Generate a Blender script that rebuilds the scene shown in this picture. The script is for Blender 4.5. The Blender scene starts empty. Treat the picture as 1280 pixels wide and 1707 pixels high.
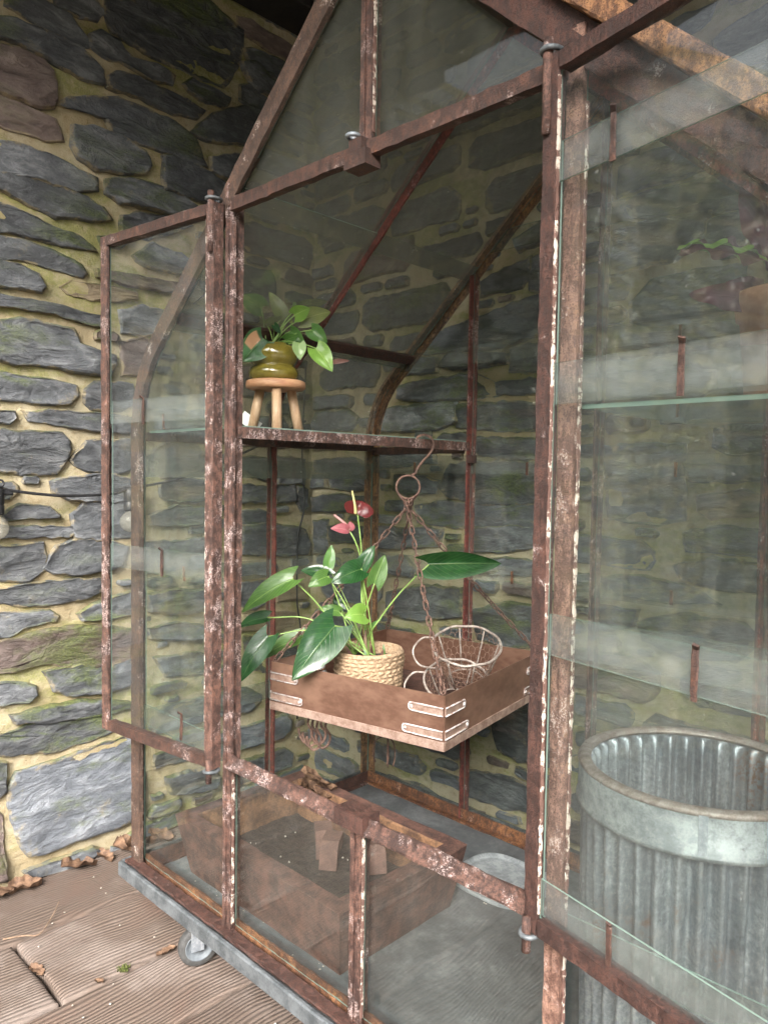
import bpy, math, random
import numpy as np
from mathutils import Vector, Matrix, noise
R_ = math.radians
random.seed(11)
sc = bpy.context.scene
COL = sc.collection

# ------------------------------------------------------------------ camera
cam_d = bpy.data.cameras.new('camera')
cam = bpy.data.objects.new('camera', cam_d); COL.objects.link(cam)
_r = Vector((0.71616853, 0.69776475, 0.01506619)); _u = Vector((-0.04444514, 0.02405292, 0.99872223)); _f = Vector((-0.69651078, 0.71592305, -0.04823819))
cam.matrix_world = Matrix(((_r.x, _u.x, -_f.x, 1.33135), (_r.y, _u.y, -_f.y, -0.911935), (_r.z, _u.z, -_f.z, 0.605165), (0, 0, 0, 1)))
cam_d.sensor_fit = 'VERTICAL'; cam_d.sensor_height = 36.0
cam_d.lens = 36.0 * 1260.0 / 1707.0
cam_d.clip_start = 0.02; cam_d.clip_end = 500
sc.camera = cam

# ------------------------------------------------------------------ sky, sun, exposure
SUN_EL, SUN_AZ = R_(37), R_(-36)          # azimuth measured from -Y towards +X
sun_dir = Vector((math.cos(SUN_EL) * math.sin(-SUN_AZ), -math.cos(SUN_EL) * math.cos(SUN_AZ), math.sin(SUN_EL)))
world = bpy.data.worlds.new('World'); sc.world = world; world.use_nodes = True
wn = world.node_tree.nodes; wl = world.node_tree.links
bg = wn['Background']
sky = wn.new('ShaderNodeTexSky'); sky.sky_type = 'NISHITA'; sky.sun_disc = False
sky.sun_elevation = SUN_EL; sky.sun_rotation = math.atan2(sun_dir.x, sun_dir.y)
sky.air_density = 1.0; sky.dust_density = 6.0; sky.ozone_density = 0.6
hsv = wn.new('ShaderNodeHueSaturation'); hsv.inputs['Saturation'].default_value = 0.35
wl.new(sky.outputs[0], hsv.inputs['Color']); wl.new(hsv.outputs[0], bg.inputs['Color'])
bg.inputs['Strength'].default_value = 0.15
sd = bpy.data.lights.new('sun', 'SUN'); sd.energy = 1.0; sd.angle = R_(30); sd.color = (1.0, 0.965, 0.92)
sun = bpy.data.objects.new('sun', sd); COL.objects.link(sun)
sun.rotation_euler = (-sun_dir).to_track_quat('-Z', 'Y').to_euler()
vs = sc.view_settings
vs.view_transform = 'Standard'; vs.look = 'None'; vs.gamma = 1.0; vs.use_curve_mapping = False
vs.exposure = 2.3
cy = sc.cycles
sc.render.engine = 'CYCLES'
cy.transparent_max_bounces = 48; cy.max_bounces = 10; cy.diffuse_bounces = 5; cy.glossy_bounces = 4; cy.transmission_bounces = 6
cy.use_denoising = True
cy.sample_clamp_indirect = 6.0; cy.caustics_reflective = False; cy.caustics_refractive = False

# ------------------------------------------------------------------ material helpers
class Mat:
    def __init__(s, name):
        s.m = bpy.data.materials.new(name); s.m.use_nodes = True
        s.t = s.m.node_tree; s.t.nodes.clear()
        s.out = s.n('ShaderNodeOutputMaterial')
    def n(s, typ, **kw):
        nd = s.t.nodes.new(typ)
        for k, v in kw.items(): setattr(nd, k, v)
        return nd
    def link(s, a, b): s.t.links.new(a, b)
    def set(s, sock, v):
        if isinstance(v, (int, float)):
            sock.default_value = v
        elif isinstance(v, (tuple, list)):
            sock.default_value = (*v, 1.0) if len(v) == 3 and sock.type == 'RGBA' else v
        else:
            s.link(v, sock)
    def math(s, op, a, b=0.0, clamp=False):
        nd = s.n('ShaderNodeMath', operation=op, use_clamp=clamp)
        s.set(nd.inputs[0], a); s.set(nd.inputs[1], b)
        return nd.outputs[0]
    def vec(s, op, a, b):
        nd = s.n('ShaderNodeVectorMath', operation=op)
        s.set(nd.inputs[0], a); s.set(nd.inputs[1], b)
        return nd.outputs['Vector'] if op != 'DOT_PRODUCT' else nd.outputs['Value']
    def noise(s, v, scale, detail=4, rough=0.6, dist=0.0):
        nd = s.n('ShaderNodeTexNoise'); s.link(v, nd.inputs['Vector'])
        nd.inputs['Scale'].default_value = scale; nd.inputs['Detail'].default_value = detail
        nd.inputs['Roughness'].default_value = rough; nd.inputs['Distortion'].default_value = dist
        return nd.outputs[0]
    def step(s, v, lo, hi):
        nd = s.n('ShaderNodeMapRange', interpolation_type='SMOOTHSTEP'); s.set(nd.inputs[0], v)
        nd.inputs[1].default_value = lo; nd.inputs[2].default_value = hi
        return nd.outputs[0]
    def ramp(s, v, stops):
        nd = s.n('ShaderNodeValToRGB'); s.link(v, nd.inputs[0]); e = nd.color_ramp.elements
        while len(e) < len(stops): e.new(0.5)
        for el, (p_, c) in zip(e, stops): el.position = p_; el.color = (*c, 1)
        return nd.outputs[0]
    def mix(s, f, a, b):
        nd = s.n('ShaderNodeMix', data_type='RGBA'); s.set(nd.inputs[0], f); s.set(nd.inputs[6], a); s.set(nd.inputs[7], b)
        return nd.outputs[2]
    def pos(s): return s.n('ShaderNodeNewGeometry').outputs['Position']
    def rnd(s): return s.n('ShaderNodeObjectInfo').outputs['Random']
    def obj(s): return s.n('ShaderNodeTexCoord').outputs['Object']
    def uv(s): return s.n('ShaderNodeTexCoord').outputs['UV']
    def sep(s, v):
        nd = s.n('ShaderNodeSeparateXYZ'); s.link(v, nd.inputs[0]); return nd.outputs
    def shifted(s, v, amt=17.0):
        c = s.n('ShaderNodeCombineXYZ'); r = s.math('MULTIPLY', s.rnd(), amt)
        for i in range(3): s.link(r, c.inputs[i])
        return s.vec('ADD', v, c.outputs[0])
    def bump(s, h, strength=0.5, dist=0.003, normal=None):
        nd = s.n('ShaderNodeBump'); nd.inputs['Strength'].default_value = strength; nd.inputs['Distance'].default_value = dist
        s.link(h, nd.inputs['Height'])
        if normal is not None: s.link(normal, nd.inputs['Normal'])
        return nd.outputs[0]
    def bsdf(s, color, rough=0.7, metal=0.0, normal=None, spec=0.5, coat=0.0, **kw):
        b = s.n('ShaderNodeBsdfPrincipled')
        s.set(b.inputs['Base Color'], color); s.set(b.inputs['Roughness'], rough); s.set(b.inputs['Metallic'], metal)
        b.inputs['Specular IOR Level'].default_value = spec; b.inputs['Coat Weight'].default_value = coat
        if normal is not None: s.link(normal, b.inputs['Normal'])
        for k, v in kw.items(): s.set(b.inputs[k], v)
        s.link(b.outputs[0], s.out.inputs[0])
        return b

def rust(name, dark, mid, hot, paint=None, paint_amt=0.0, fine=1.0, hot_amt=0.55):
    m = Mat(name); v = m.shifted(m.pos())
    n1 = m.noise(v, 17, 6, 0.75); n2 = m.noise(m.vec('MULTIPLY', v, (1, 1, .55)), 105 * fine, 6, 0.8); n3 = m.noise(v, 420 * fine, 3, 0.7)
    base = m.mix(m.step(m.math('ADD', m.math('MULTIPLY', n2, .65), m.math('MULTIPLY', n1, .35)), 0.44, 0.575), dark, mid)
    base = m.mix(m.math('MULTIPLY', m.step(n1, hot_amt, hot_amt + .2), m.step(n2, .42, .6)), base, hot)
    base = m.mix(m.math('MULTIPLY', m.step(n3, 0.53, 0.62), 0.75), base, tuple(c * .35 for c in dark))
    if paint:
        big = m.step(m.noise(v, 16, 5, .7), 0.535 - paint_amt, 0.61 - paint_amt)
        sm = m.step(m.math('ADD', m.math('MULTIPLY', n2, .45), m.math('MULTIPLY', n3, .55)), 0.51, 0.55)
        f = m.math('MULTIPLY', big, sm)
        base = m.mix(f, base, paint)
    h = m.math('ADD', n2, m.math('MULTIPLY', n3, 0.5))
    m.bsdf(base, m.step(n2, -.4, 1.2), 0.0, m.bump(h, 0.9, 0.0035), spec=0.45)
    return m.m

M = {}
M['rust'] = rust('rust_brown', (.036, .018, .014), (.098, .048, .034), (.20, .078, .040), (.36, .28, .26), -.04)
M['rust_warm'] = rust('rust_warm', (.060, .027, .016), (.165, .075, .038), (.30, .14, .06), (.45, .3, .22), -.06, hot_amt=.46)
M['rust_orange'] = rust('rust_orange', (.11, .05, .026), (.30, .15, .072), (.42, .21, .09), (.45, .3, .22), -.06, hot_amt=.42)
M['rust_dull'] = rust('rust_dull', (.050, .030, .022), (.125, .075, .054), (.19, .10, .06), (.42, .36, .32), -.05)
M['rust_tan'] = rust('rust_tan', (.11, .055, .040), (.27, .155, .115), (.32, .16, .08), (.46, .36, .32), -.03)
M['rust_pale'] = rust('rust_pale', (.040, .021, .017), (.145, .076, .057), (.24, .11, .07), (.43, .35, .335), .025)
M['rust_red'] = rust('rust_red', (.07, .022, .017), (.20, .055, .042), (.24, .10, .06), (.42, .33, .32), -.02)
M['rust_dark'] = rust('rust_dark', (.032, .015, .012), (.085, .038, .028), (.15, .06, .036), (.42, .36, .34), -.08, hot_amt=.6)
M['chain'] = rust('chain_rust', (.075, .042, .032), (.20, .115, .085), (.28, .15, .10), None)

def glass(name, dirt, tint=(.935, .952, .942), dcol=(.42, .43, .40), f0=.04, film=0.0):
    m = Mat(name); v = m.shifted(m.pos(), 5)
    g = m.n('ShaderNodeNewGeometry'); d = m.math('ABSOLUTE', m.vec('DOT_PRODUCT', g.outputs['Normal'], g.outputs['Incoming']))
    sch = m.math('ADD', f0, m.math('MULTIPLY', .95, m.math('POWER', m.math('SUBTRACT', 1.0, d, True), 5.0)))
    tr = m.n('ShaderNodeBsdfTransparent'); tr.inputs[0].default_value = (*tint, 1)
    wob = m.bump(m.noise(v, 3.5, 1, .5), .12, .02)
    gl = m.n('ShaderNodeBsdfGlossy'); gl.inputs['Roughness'].default_value = .015; gl.inputs[0].default_value = (.95, .97, .97, 1); m.link(wob, gl.inputs['Normal'])
    df = m.n('ShaderNodeBsdfDiffuse'); df.inputs[0].default_value = (*dcol, 1)
    tl = m.n('ShaderNodeBsdfTranslucent'); tl.inputs[0].default_value = (*dcol, 1)
    dd = m.n('ShaderNodeMixShader'); dd.inputs[0].default_value = .4; m.link(df.outputs[0], dd.inputs[1]); m.link(tl.outputs[0], dd.inputs[2])
    # rain streaks, blotches, and grime held in the laps (UV v is metres from the lower edge, attribute top is metres to the upper edge)
    st = m.noise(m.vec('MULTIPLY', v, (30, 30, 1.3)), 1, 3, .6)
    bl = m.noise(v, 6, 5, .65)
    u = m.sep(m.uv())
    lap = m.math('ADD', m.step(u[0], .058, .035), m.step(u[1], .058, .035), True)
    lapn = m.math('MULTIPLY', lap, m.step(m.noise(v, 40, 4, .7), .25, .7))
    f = m.math('ADD', m.math('MULTIPLY', m.math('ADD', m.step(st, .42, .75), m.step(bl, .4, .75)), dirt), m.math('MULTIPLY', lapn, .08 + dirt * .5))
    spots = m.math('MULTIPLY', m.step(m.noise(v, 95, 1, .4), .775, .81), .22)
    f = m.math('ADD', m.math('ADD', f, dirt * .35 + film), spots, True)
    a = m.n('ShaderNodeMixShader'); m.link(f, a.inputs[0]); m.link(tr.outputs[0], a.inputs[1]); m.link(dd.outputs[0], a.inputs[2])
    b = m.n('ShaderNodeMixShader'); m.link(sch, b.inputs[0]); m.link(a.outputs[0], b.inputs[1]); m.link(gl.outputs[0], b.inputs[2])
    m.link(b.outputs[0], m.out.inputs[0])
    return m.m
M['glass'] = glass('old_glass', .022)
M['glass_front'] = glass('front_glass', .018, f0=.075)
M['glass_gable'] = glass('gable_glass', .035, (.91, .925, .90), (.34, .345, .31), .015, .03)
M['glass_roof'] = glass('grimy_roof_glass', .085, (.85, .865, .835), (.44, .445, .40), .04, .19)
M['glass_shelf'] = glass('dusty_shelf_glass', .12, (.84, .89, .87), (.44, .50, .48), .05, .16)
M['glass_door'] = glass('door_glass', .020, (.935, .95, .945), (.46, .48, .475), .020, .006)
m = Mat('glass_edge'); gt = m.n('ShaderNodeBsdfTransparent'); gt.inputs[0].default_value = (.62, .74, .68, 1)
gg = m.n('ShaderNodeBsdfPrincipled'); gg.inputs['Base Color'].default_value = (.30, .42, .36, 1); gg.inputs['Roughness'].default_value = .25
gm = m.n('ShaderNodeMixShader'); gm.inputs[0].default_value = .5; m.link(gt.outputs[0], gm.inputs[1]); m.link(gg.outputs[0], gm.inputs[2]); m.link(gm.outputs[0], m.out.inputs[0])
M['glass_edge'] = m.m

def putty():
    m = Mat('putty'); v = m.pos(); n = m.noise(v, 60, 4, .7); n2 = m.noise(v, 300, 3)
    c = m.mix(m.step(n, .50, .58), (.11, .058, .045), (.47, .41, .35))
    m.bsdf(c, .85, 0, m.bump(n2, .6, .002)); return m.m
M['putty'] = putty()

def slate(name, c0, c1, c2, moss=1.0):
    m = Mat(name); p = m.pos(); v = m.shifted(p, 23)
    g = m.n('ShaderNodeNewGeometry')
    lay = m.noise(m.vec('MULTIPLY', v, (5, 5, 15)), 1.5, 7, .66, .9)
    mid = m.noise(m.vec('MULTIPLY', v, (1, 1, 1.8)), 22, 5, .7); fin = m.noise(m.vec('MULTIPLY', v, (1, 1, 2.2)), 150, 4, .7)
    c = m.ramp(m.math('ADD', m.math('MULTIPLY', lay, .55), m.math('MULTIPLY', mid, .45)), [(.33, c0), (.5, c1), (.66, c2)])
    tone = m.math('ADD', .72, m.math('MULTIPLY', m.rnd(), .6))
    c = m.mix(1.0, c, c) if False else c
    hs = m.n('ShaderNodeHueSaturation'); m.link(c, hs.inputs['Color']); m.link(tone, hs.inputs['Value']); c = hs.outputs[0]
    c = m.mix(m.math('MULTIPLY', m.step(fin, .60, .74), .45), c, (.27, .28, .28))
    sand = m.math('MULTIPLY', m.step(m.noise(v, 9, 5, .7), .60, .72), m.step(fin, .35, .6))
    c = m.mix(m.math('MULTIPLY', sand, .6), c, (.27, .225, .13))
    ed = m.step(m.math('ADD', m.sep(m.uv())[0], m.math('MULTIPLY', m.math('SUBTRACT', m.noise(v, 26, 5, .7), .5), 1.1)), .92, 1.10)
    c = m.mix(m.math('MULTIPLY', ed, .75), c, (.30, .245, .14))
    nz = m.sep(g.outputs['Normal'])[2]
    gr = m.noise(m.vec('MULTIPLY', p, (1, 1, 2.2)), 3.2, 5, .68)
    zone = m.step(m.noise(p, 1.5, 2), .38, .54)
    mo = m.math('MULTIPLY', m.step(m.math('ADD', gr, m.math('MULTIPLY', nz, .20)), .49, .63), zone)
    mo = m.math('MULTIPLY', mo, m.step(mid, .28, .55))
    c = m.mix(m.math('MULTIPLY', mo, .80 * moss), c, m.mix(m.step(fin, .4, .65), (.045, .065, .014), (.13, .16, .035)))
    h = m.math('ADD', m.math('MULTIPLY', lay, m.math('ADD', .35, m.math('MULTIPLY', m.math('FRACT', m.math('MULTIPLY', m.rnd(), 7.3)), 1.5))), m.math('ADD', m.math('MULTIPLY', mid, .5), m.math('MULTIPLY', fin, .16)))
    m.bsdf(c, m.math('ADD', .30, m.math('MULTIPLY', mid, .35)), 0, m.bump(h, 1.0, .016), spec=.5)
    return m.m
M['slate0'] = slate('slate_grey', (.034, .037, .042), (.092, .099, .108), (.225, .235, .245))
M['slate1'] = slate('slate_blue', (.055, .062, .072), (.115, .127, .145), (.23, .245, .265))
M['slate2'] = slate('slate_brown', (.065, .048, .044), (.14, .105, .094), (.23, .185, .165))
M['slate3'] = slate('sandstone', (.15, .115, .075), (.28, .22, .14), (.40, .33, .22), .6)

m = Mat('lime_mortar'); p = m.pos()
n1 = m.noise(p, 4, 5, .65); n2 = m.noise(p, 45, 5, .7); n3 = m.noise(p, 380, 3, .7)
c = m.mix(m.step(n1, .35, .68), (.375, .305, .185), (.48, .425, .30))
c = m.mix(m.math('MULTIPLY', m.step(n2, .50, .68), .5), c, (.27, .20, .095))
gr = m.noise(m.vec('MULTIPLY', p, (1, 1, 2.6)), 3.0, 6, .7)
ggn = m.sep(m.n('ShaderNodeNewGeometry').outputs['Normal'])[2]
al = m.math('MULTIPLY', m.step(m.math('ADD', gr, m.math('MULTIPLY', ggn, .14)), .46, .62), m.step(n2, .20, .55))
c = m.mix(m.math('MULTIPLY', al, .66), c, m.mix(m.step(n3, .4, .6), (.13, .155, .028), (.28, .30, .075)))
c = m.mix(m.math('MULTIPLY', m.step(n3, .60, .7), .55), c, (.17, .13, .07))
c = m.mix(m.math('MULTIPLY', m.step(n3, .40, .3), .4), c, (.62, .56, .42))
m.bsdf(c, .95, 0, m.bump(m.math('ADD', m.math('MULTIPLY', n2, 1.5), m.math('MULTIPLY', n3, .7)), .9, .006), spec=.2)
M['mortar'] = m.m

m = Mat('weathered_sleeper'); o = m.obj(); r = m.rnd()
sh = m.shifted(o, 9.0)
x = m.sep(o)
warp = m.noise(m.vec('MULTIPLY', sh, (3.0, .8, 1)), 2.2, 3, .5)
knot = m.noise(m.vec('MULTIPLY', sh, (2.2, 1.5, 1)), 2.0, 1, .4)
ph = m.math('ADD', m.math('ADD', m.math('MULTIPLY', m.sep(sh)[0], 118.0), m.math('MULTIPLY', warp, 7.0)), m.math('MULTIPLY', knot, 10.0))
ring = m.math('SINE', m.math('MULTIPLY', ph, 6.2832 * .8))
fib = m.noise(m.vec('MULTIPLY', sh, (160, 6, 20)), 1, 4, .7)
blot = m.noise(sh, 5, 5, .65); grit = m.noise(o, 320, 3, .7)
g01 = m.math('ADD', m.math('MULTIPLY', ring, .5), .5)
gs = m.math('POWER', g01, .6)
c = m.mix(m.math('ADD', m.math('MULTIPLY', gs, .55), m.math('MULTIPLY', fib, .45)), (.042, .031, .025), (.155, .115, .092))
c = m.mix(m.math('MULTIPLY', m.step(blot, .45, .7), .55), c, (.22, .185, .165))
c = m.mix(m.math('MULTIPLY', m.step(blot, .46, .3), .5), c, (.12, .074, .056))
tv = m.n('ShaderNodeHueSaturation'); m.link(c, tv.inputs['Color']); m.link(m.math('ADD', .82, m.math('MULTIPLY', r, .4)), tv.inputs['Value'])
h = m.math('ADD', m.math('MULTIPLY', gs, 1.0), m.math('ADD', m.math('MULTIPLY', fib, .8), m.math('MULTIPLY', grit, .25)))
m.bsdf(tv.outputs[0], .72, 0, m.bump(h, .75, .003), spec=.4)
M['deck'] = m.m

def galv(name, rusty=.0, metal=.55):
    m = Mat(name); p = m.pos()
    n1 = m.noise(m.vec('MULTIPLY', p, (1, 1, .25)), 16, 5, .7); n2 = m.noise(p, 120, 4, .7); n3 = m.noise(p, 7, 4, .6)
    c = m.ramp(m.math('ADD', m.math('MULTIPLY', n1, .6), m.math('MULTIPLY', n2, .4)), [(.3, (.13, .15, .175)), (.5, (.30, .33, .365)), (.66, (.60, .63, .655))])
    c = m.mix(m.math('MULTIPLY', m.step(n3, .60 - rusty, .76 - rusty), m.step(n2, .4, .6)), c, (.22, .115, .06))
    m.bsdf(c, m.math('ADD', .36, m.math('MULTIPLY', n2, .3)), metal, m.bump(n2, .25, .001)); return m.m
M['galv'] = galv('galvanised_steel', .04)
M['galv_dull'] = galv('dull_zinc', .0, .25)
def zincfloor():
    m = Mat('stained_zinc'); p = m.pos(); n1 = m.noise(p, 5, 6, .7, .5); n2 = m.noise(p, 60, 4, .7)
    c = m.ramp(m.math('ADD', m.math('MULTIPLY', n1, .75), m.math('MULTIPLY', n2, .25)), [(.35, (.055, .060, .063)), (.52, (.11, .12, .125)), (.7, (.24, .25, .255))])
    m.bsdf(c, m.math('ADD', .35, m.math('MULTIPLY', n1, .35)), .2, m.bump(n2, .3, .001)); return m.m
M['zinc_floor'] = zincfloor()

def simple(name, c0, c1, scale=30, rough=.6, bump_d=.002, metal=0., spec=.5, coat=0., stretch=(1, 1, 1), bump_s=.5):
    m = Mat(name); v = m.vec('MULTIPLY', m.shifted(m.pos(), 7), stretch)
    n = m.noise(v, scale, 5, .65); f = m.noise(v, scale * 7, 3, .6)
    c = m.mix(m.step(m.math('ADD', m.math('MULTIPLY', n, .7), m.math('MULTIPLY', f, .3)), .36, .64), c0, c1)
    m.bsdf(c, rough, metal, m.bump(m.math('ADD', n, m.math('MULTIPLY', f, .4)), bump_s, bump_d), spec=spec, coat=coat)
    return m.m
M['copper'] = simple('weathered_copper', (.135, .070, .048), (.25, .145, .102), 5, .36, .0006, .45, stretch=(1, 1, 2), bump_s=.15)
M['copper_lip'] = simple('pale_copper_lip', (.16, .095, .07), (.29, .21, .17), 50, .6, .001, .1)
M['strap'] = simple('oxidised_strap', (.22, .13, .10), (.62, .62, .62), 60, .55, .001, .2)
M['trough'] = simple('rusty_trough', (.034, .018, .014), (.115, .055, .040), 34, .85, .004)
M['trough_in'] = simple('trough_inside', (.055, .028, .016), (.20, .105, .052), 16, .85, .004)
M['soil'] = simple('dry_soil', (.014, .011, .009), (.055, .042, .032), 60, .95, .012, bump_s=1)
M['terracotta'] = simple('terracotta', (.30, .125, .075), (.42, .21, .14), 14, .85, .001)
M['potfoot'] = simple('potfoot', (.075, .040, .031), (.135, .075, .058), 30, .85, .001)
M['stoolwood'] = simple('pale_turned_wood', (.46, .29, .17), (.62, .44, .28), 14, .5, .0006, stretch=(6, 6, 1))
M['stooltop'] = simple('stool_top_wood', (.40, .18, .095), (.56, .33, .19), 10, .5, .0006, stretch=(1, 1, 6))
M['olive'] = simple('olive_glaze', (.125, .10, .016), (.18, .145, .026), 40, .12, .0006, spec=.6, coat=.5, bump_s=.25)
M['jute'] = simple('jute_rope', (.20, .128, .072), (.42, .305, .195), 160, .9, .0015)
M['enamel'] = simple('white_enamel', (.48, .50, .50), (.68, .69, .68), 25, .35, .0005)
M['wire'] = simple('old_wire', (.17, .125, .10), (.40, .36, .32), 70, .6, .0006, .3)
M['wire_thin'] = simple('thin_rusty_wire', (.14, .08, .055), (.30, .2, .15), 70, .6, .0005, .2)
M['black'] = simple('black_rubber', (.012, .012, .013), (.022, .022, .024), 60, .5, .0005)
M['tyre'] = simple('grey_rubber_tyre', (.035, .035, .035), (.07, .07, .068), 60, .7, .0006)
M['hubgrey'] = simple('grey_plastic_hub', (.10, .115, .13), (.15, .17, .185), 50, .45, .0003)
M['beam'] = simple('black_stained_timber', (.006, .005, .004), (.018, .014, .011), 12, .8, .003, stretch=(1, 1, 1))
M['tag'] = simple('white_card', (.62, .63, .60), (.74, .75, .72), 10, .6, .0002)
M['bulb'] = simple('frosted_bulb', (.52, .48, .40), (.66, .62, .54), 10, .25, .0003)
M['dryleaf'] = simple('dry_leaf', (.065, .034, .020), (.20, .118, .070), 70, .8, .002)
M['twig'] = simple('twig', (.14, .09, .06), (.26, .18, .12), 80, .9, .001)
M['moss'] = simple('moss', (.04, .06, .01), (.12, .13, .03), 200, .95, .003)
M['bank'] = simple('added_bank_green', (.018, .026, .010), (.085, .100, .040), 2.2, .95, .05, bump_s=1)
M['ground'] = simple('gravel_ground', (.20, .18, .15), (.36, .33, .28), 30, .95, .01)
M['plume'] = simple('pale_flake', (.34, .31, .26), (.5, .47, .41), 60, .8, .001)

m = Mat('clear_bulb'); gt = m.n('ShaderNodeBsdfTransparent'); gt.inputs[0].default_value = (.9, .9, .88, 1)
gg = m.n('ShaderNodeBsdfPrincipled'); gg.inputs['Base Color'].default_value = (.42, .40, .34, 1); gg.inputs['Roughness'].default_value = .12
gm = m.n('ShaderNodeMixShader'); gm.inputs[0].default_value = .25; m.link(gt.outputs[0], gm.inputs[1]); m.link(gg.outputs[0], gm.inputs[2]); m.link(gm.outputs[0], m.out.inputs[0])
M['bulb'] = m.m
def leafmat(name, base, dark, vein, back=None, rough=.32, trans=.25, patch=None):
    m = Mat(name); u = m.sep(m.uv()); v = m.shifted(m.obj(), 3)
    mid = m.step(m.math('ABSOLUTE', u[1]), .055, .015)
    sv = m.math('SINE', m.math('MULTIPLY', m.math('SUBTRACT', u[0], m.math('MULTIPLY', m.math('ABSOLUTE', u[1]), .38)), 62.0))
    svs = m.math('MULTIPLY', m.step(sv, .90, 1.0), .35)
    n = m.noise(v, 30, 4, .6)
    c = m.mix(m.step(n, .3, .7), dark, base)
    c = m.mix(m.math('MAXIMUM', m.math('MULTIPLY', mid, .75), svs), c, vein)
    edge = m.step(m.math('ABSOLUTE', u[1]), .965, .995)
    c = m.mix(m.math('MULTIPLY', edge, .4), c, vein)
    if patch:
        pd = m.step(m.noise(v, 22, 3), .52, .58)
        c = m.mix(m.math('MULTIPLY', m.step(m.math('ABSOLUTE', m.math('SUBTRACT', u[1], .45)), .40, .34), m.step(m.math('ABSOLUTE', m.math('SUBTRACT', u[0], .32)), .26, .20)), c, patch)
    if back:
        bf = m.n('ShaderNodeNewGeometry').outputs['Backfacing']; c = m.mix(bf, c, back)
    nb = m.bump(m.math('ADD', m.math('MULTIPLY', mid, -1.0), m.math('ADD', m.math('MULTIPLY', svs, -1.2), m.math('MULTIPLY', n, .4))), .5, .0015)
    b = m.n('ShaderNodeBsdfPrincipled'); m.link(c, b.inputs['Base Color']); b.inputs['Roughness'].default_value = rough; m.link(nb, b.inputs['Normal'])
    t = m.n('ShaderNodeBsdfTranslucent'); m.link(c, t.inputs[0])
    mx = m.n('ShaderNodeMixShader'); mx.inputs[0].default_value = trans; m.link(b.outputs[0], mx.inputs[1]); m.link(t.outputs[0], mx.inputs[2]); m.link(mx.outputs[0], m.out.inputs[0])
    return m.m
LEAF = {
 'd': leafmat('leaf_dark', (.016, .064, .016), (.009, .040, .011), (.07, .13, .04), trans=.12, rough=.25),
 'm': leafmat('leaf_mid', (.075, .185, .035), (.05, .135, .027), (.18, .29, .08)),
 'l': leafmat('leaf_light', (.075, .155, .033), (.045, .11, .022), (.22, .34, .09)),
 'y': leafmat('leaf_young', (.20, .37, .06), (.15, .29, .05), (.33, .46, .14), trans=.35),
 'o': leafmat('leaf_olive', (.20, .235, .075), (.15, .185, .055), (.32, .35, .14), trans=.3),
 'p': leafmat('leaf_pale', (.24, .36, .15), (.20, .30, .12), (.36, .45, .22), trans=.3),
 'b': leafmat('leaf_browned', (.035, .115, .030), (.018, .065, .018), (.10, .2, .06), trans=.12, patch=(.46, .25, .13)),
 'r': leafmat('leaf_withered', (.17, .075, .06), (.10, .045, .035), (.24, .13, .09), trans=.15, rough=.6),
 'purple': leafmat('leaf_purple', (.125, .03, .062), (.065, .016, .036), (.12, .04, .06), trans=.2),
 'calathea': leafmat('leaf_calathea', (.22, .40, .07), (.10, .25, .04), (.30, .45, .12), back=(.055, .012, .03), trans=.1),
 'red': leafmat('spathe_red', (.115, .017, .018), (.08, .012, .013), (.26, .07, .05), trans=.25, rough=.25),
 'pink': leafmat('spathe_pink', (.40, .125, .145), (.32, .09, .11), (.5, .28, .25), trans=.3, rough=.3),
}
M['stem'] = simple('petiole_green', (.14, .24, .05), (.24, .36, .10), 30, .4, .0003)
M['spadix'] = simple('spadix', (.36, .32, .12), (.48, .44, .20), 300, .7, .002)

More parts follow.
